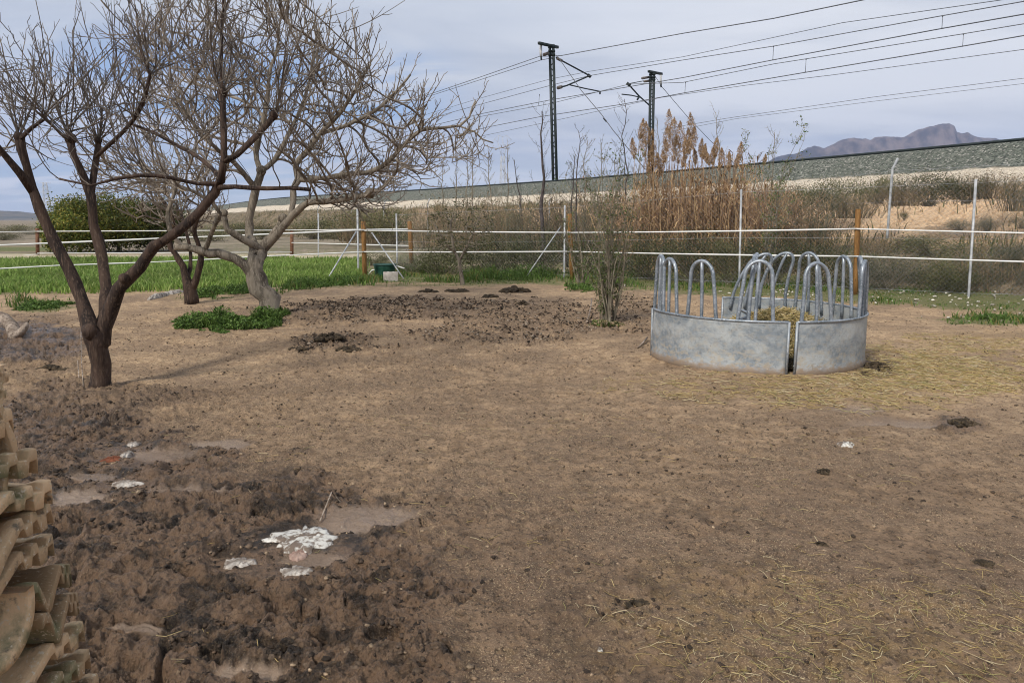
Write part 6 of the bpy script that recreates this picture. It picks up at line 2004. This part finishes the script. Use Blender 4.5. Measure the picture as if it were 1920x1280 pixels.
def make_tile(name, L=0.42, w=0.26, th=0.014):
    pr = tile_profile(w); n = len(pr)
    bot = pr - np.array((0, th))
    sec = np.concatenate([pr, bot[::-1]]); m = len(sec)
    xs = np.array([0.0, -0.012, -0.03, -0.10, -0.25, -L + .03, -L]); V = []
    for k, x in enumerate(xs):
        dz = 0.006 if k in (0, 1) else 0.0
        for (u, z) in sec: V.append((x, u - w / 2, z + dz * (1 if z > .0 else 0)))
    Fq = []
    for k in range(len(xs) - 1):
        for j in range(m):
            a = k * m + j; b = k * m + (j + 1) % m
            Fq.append((a, b, b + m, a + m))
    for base, flip in ((0, True), ((len(xs) - 1) * m, False)):
        for j in range(n - 1):
            a, b, c, d = base + j, base + j + 1, base + m - 2 - j, base + m - 1 - j
            Fq.append((a, b, c, d) if not flip else (d, c, b, a))
    o = mesh_np(name, V, np.array(Fq), M_clay)
    bv = o.modifiers.new('bevel', 'BEVEL'); bv.width = 0.002; bv.segments = 1; bv.limit_method = 'ANGLE'
    return o


def ridge_tile(name, r=0.060, L=0.36, th=0.015):
    V = []; n = 18; xs = [0, -.06, -L * .5, -L]
    for k, x in enumerate(xs):
        rr = r * (1 + .04 * (k == 0)); 
        for q in (rr, rr - th):
            for j in range(n):
                a = math.pi + math.pi * j / (n - 1); V.append((x, q * math.cos(a), q * math.sin(a)))
    m = 2 * n; Fq = []
    for k in range(len(xs) - 1):
        for j in range(n - 1):
            a = k * m + j
            Fq.append((a, a + 1, a + 1 + m, a + m)); b = a + n; Fq.append((b, b + m, b + m + 1, b + 1))
        for (j0) in (0, n - 1):
            a = k * m + j0; Fq.append((a, a + m, a + m + n, a + n))
    for base in (0, (len(xs) - 1) * m):
        for j in range(n - 1): Fq.append((base + j, base + n + j, base + n + j + 1, base + j + 1))
    return mesh_np(name, V, np.array(Fq), M_clay)


def tiles():
    t0 = make_tile('roof_tile'); G = 'clay roof tiles in the leaning pile'
    Rr = random.Random(9)
    first = [True]
    def put(loc, rot, label, s=1.0):
        if first[0]: o = t0; first[0] = False
        else:
            o = t0.copy(); C.objects.link(o)
        o.location = loc; o.rotation_euler = rot; o.scale = (s, s, s)
        tag(o, label, 'roof tile', G); return o
    # far right corner of the end faces stands on this leaning line
    def corner(z):
        k = (z - 0.98) / 0.41
        return (-0.556 , 0.905 - 0.11 * k)
    ords = ['lowest whole tile end showing at the bottom of the tile pile', 'whole tile end second from the bottom of the tile pile', 'whole tile end third from the bottom of the tile pile', 'whole tile end directly under the curved ridge tile']
    pitch = 0.047
    z = 0.02; zs = []
    while z < 1.075:
        zs.append(z); z += pitch
    nvis = 4
    for k, z in enumerate(zs):
        cx, cy = corner(z); vis = k - (len(zs) - nvis)
        lab = ords[vis] if vis >= 0 else 'weathered clay tile lower down in the leaning pile, below the photo edge'
        put((cx + Rr.uniform(-.008, .006), cy - 0.13 + Rr.uniform(-.005, .005), z), (RAD(Rr.uniform(-1.5, 1.5)), RAD(Rr.uniform(-1, 1)), RAD(Rr.uniform(-3, 3))), lab)
    zt = zs[-1] + pitch
    def up(z, dx, dy, rx, ry, rz, lab, s=1.0):
        cx, cy = corner(z); return put((cx + dx, cy - 0.13 + dy, z), (RAD(rx), RAD(ry), RAD(rz)), lab, s)
    # broken narrow pieces beside the cupped ridge tile
    for q, lab in enumerate(('narrow broken tile end beside the curved ridge tile, the lower one', 'narrow broken tile end beside the curved ridge tile, the upper one')):
        o = up(zt + q * .045, 0, .092, 1, 1, 2 - 3 * q, lab); o.scale = (1, .29, 1)
    o = ridge_tile('ridge_tile'); cx, cy = corner(zt)
    o.location = (cx + .004, cy - .146, zt + .078); o.rotation_euler = (RAD(4), RAD(-3), RAD(2)); tag(o, 'dark curved ridge tile cupped like a bowl in the tile pile', 'ridge tile')
    up(zt + 0.088, .0, .0, 2, 1, 4, 'notched tile lying over the curved ridge tile')
    up(zt + 0.131, .020, .002, 4, -4, 8, 'palest tile, laid crosswise near the middle of the pile')
    zz = zt + 0.172
    for q, lab in enumerate(['tile end just above the palest crosswise tile', 'tile end second above the palest crosswise tile', 'tile end third above the palest crosswise tile']):
        up(zz + q * .043, .006 - q * .007, .0, Rr.uniform(-2, 2), Rr.uniform(-2, 2), Rr.uniform(-4, 4), lab)
    put((-.566, .80, 1.36), (RAD(86), 0, RAD(4)), 'tile standing on edge at the top of the pile, the farther of two', .62)
    put((-.570, .768, 1.375), (RAD(92), 0, RAD(-2)), 'tile standing on edge at the top of the pile, the nearer of two', .66)
    return zz + 4 * .044


tile_top = tiles()

# ------------------------------------------------------------------ sky, sun, camera, haze
SUN_EL, SUN_AZ = RAD(42), RAD(215)       # azimuth clockwise from +Y: behind and left of the camera


def world():
    w = bpy.data.worlds.new('World'); sc.world = w; w.use_nodes = True
    nt = w.node_tree; L = nt.links; bg = nt.nodes['Background']
    sky = node(nt, 'ShaderNodeTexSky'); sky.sky_type = 'NISHITA'; sky.sun_disc = False
    sky.sun_elevation = SUN_EL; sky.sun_rotation = SUN_AZ; sky.air_density = 1.0; sky.dust_density = 0.6; sky.ozone_density = 1.5
    tc = node(nt, 'ShaderNodeTexCoord'); sx = node(nt, 'ShaderNodeSeparateXYZ'); L.new(tc.outputs['Generated'], sx.inputs[0])
    z = sx.outputs[2]
    # cloud layers seen on a flat ceiling: direction / (z + k)
    den = math_n(nt, 'ADD', math_n(nt, 'MAXIMUM', z, 0.0), 0.12)
    u = math_n(nt, 'DIVIDE', sx.outputs[0], den); v = math_n(nt, 'DIVIDE', sx.outputs[1], den)
    cb = node(nt, 'ShaderNodeCombineXYZ'); L.new(u, cb.inputs[0]); L.new(v, cb.inputs[1])
    mp = node(nt, 'ShaderNodeMapping'); L.new(cb.outputs[0], mp.inputs[0]); mp.inputs['Rotation'].default_value = (0, 0, RAD(20)); mp.inputs['Scale'].default_value = (0.7, 1.35, 1); mp.inputs['Location'].default_value = (3.1, 1.4, 0)
    n1 = noise(nt, mp.outputs[0], 0.55, 6, 0.52, 0.3); n2 = noise(nt, mp.outputs[0], 1.6, 7, 0.55, 0.5); n3 = noise(nt, mp.outputs[0], 0.28, 4, 0.5)
    cl = mixc(nt, ramp(nt, n2, 0.32, 0.68), (4.75, 5.15, 5.9), (6.2, 6.5, 7.0))
    cl = mixc(nt, ramp(nt, n1, 0.43, 0.60), cl, (7.3, 7.5, 7.9))
    cl = mixc(nt, ramp(nt, n3, 0.38, 0.62, 0.0, 0.5), cl, (4.6, 5.25, 6.4))
    blue = mixc(nt, 0.35, sky.outputs[0], (1.5, 3.6, 8.6))
    # thin places where the blue shows: low in the sky
    az = math_n(nt, 'ARCTAN2', sx.outputs[0], sx.outputs[1])
    band = math_n(nt, 'MULTIPLY', ramp(nt, z, 0.10, 0.14), ramp(nt, z, 0.235, 0.17))
    band = math_n(nt, 'MULTIPLY', band, math_n(nt, 'MULTIPLY', ramp(nt, az, -0.62, -0.42), ramp(nt, az, -0.02, -0.2)))
    low = math_n(nt, 'MULTIPLY', ramp(nt, z, 0.14, 0.03), ramp(nt, az, 0.1, -0.5, 0.15, 0.8))
    gap = math_n(nt, 'MAXIMUM', math_n(nt, 'MULTIPLY', band, 1.0), low)
    gap = math_n(nt, 'MULTIPLY', gap, ramp(nt, n2, 0.62, 0.44))
    gap = math_n(nt, 'MAXIMUM', gap, ramp(nt, n1, 0.36, 0.22, 0.0, 0.8))
    c = mixc(nt, gap, cl, blue)
    # bright haze right at the horizon
    c = mixc(nt, ramp(nt, z, 0.05, -0.01, 0.0, 0.5), c, (7.0, 7.6, 8.4))
    L.new(c, bg.inputs['Color']); bg.inputs['Strength'].default_value = 0.09
    s = bpy.data.lights.new('sun', 'SUN'); s.energy = 2.6; s.angle = RAD(10); s.color = (1.0, 0.94, 0.84)
    o = bpy.data.objects.new('sun', s); C.objects.link(o)
    d = Vector((math.sin(SUN_AZ) * math.cos(SUN_EL), math.cos(SUN_AZ) * math.cos(SUN_EL), math.sin(SUN_EL)))
    o.rotation_euler = (-d).to_track_quat('-Z', 'Y').to_euler()


world()


def haze():
    mb = MB(); mb.box((0, 0, 450), (17000, 17000, 903))
    m = bpy.data.materials.new('haze_air'); m.use_nodes = True; nt = m.node_tree
    nt.nodes.remove(nt.nodes['Principled BSDF'])
    v = nt.nodes.new('ShaderNodeVolumePrincipled'); v.inputs['Color'].default_value = (0.46, 0.58, 0.92, 1); v.inputs['Density'].default_value = 8e-5
    v.inputs['Anisotropy'].default_value = 0.0
    nt.links.new(v.outputs[0], nt.nodes['Material Output'].inputs['Volume'])
    o = mb.build('haze', m); o['kind'] = 'stuff'
    o.display_type = 'WIRE'


haze()

cam = bpy.data.cameras.new('camera'); cam.sensor_width = 36; cam.lens = F / 1920 * 36; cam.clip_end = 30000; cam.clip_start = 0.05
co = bpy.data.objects.new('camera', cam); C.objects.link(co)
co.location = (0, 0, EYE); co.rotation_euler = (RAD(90) - PITCH, 0, 0)
sc.camera = co
sc.view_settings.view_transform = 'Standard'; sc.view_settings.look = 'None'; sc.view_settings.exposure = 0.45; sc.view_settings.gamma = 1
sc.view_settings.use_curve_mapping = False
sc.cycles.use_denoising = True
sc.cycles.filter_width = 1.05
sc.cycles.max_bounces = 5; sc.cycles.diffuse_bounces = 3; sc.cycles.transparent_max_bounces = 6; sc.cycles.volume_bounces = 0
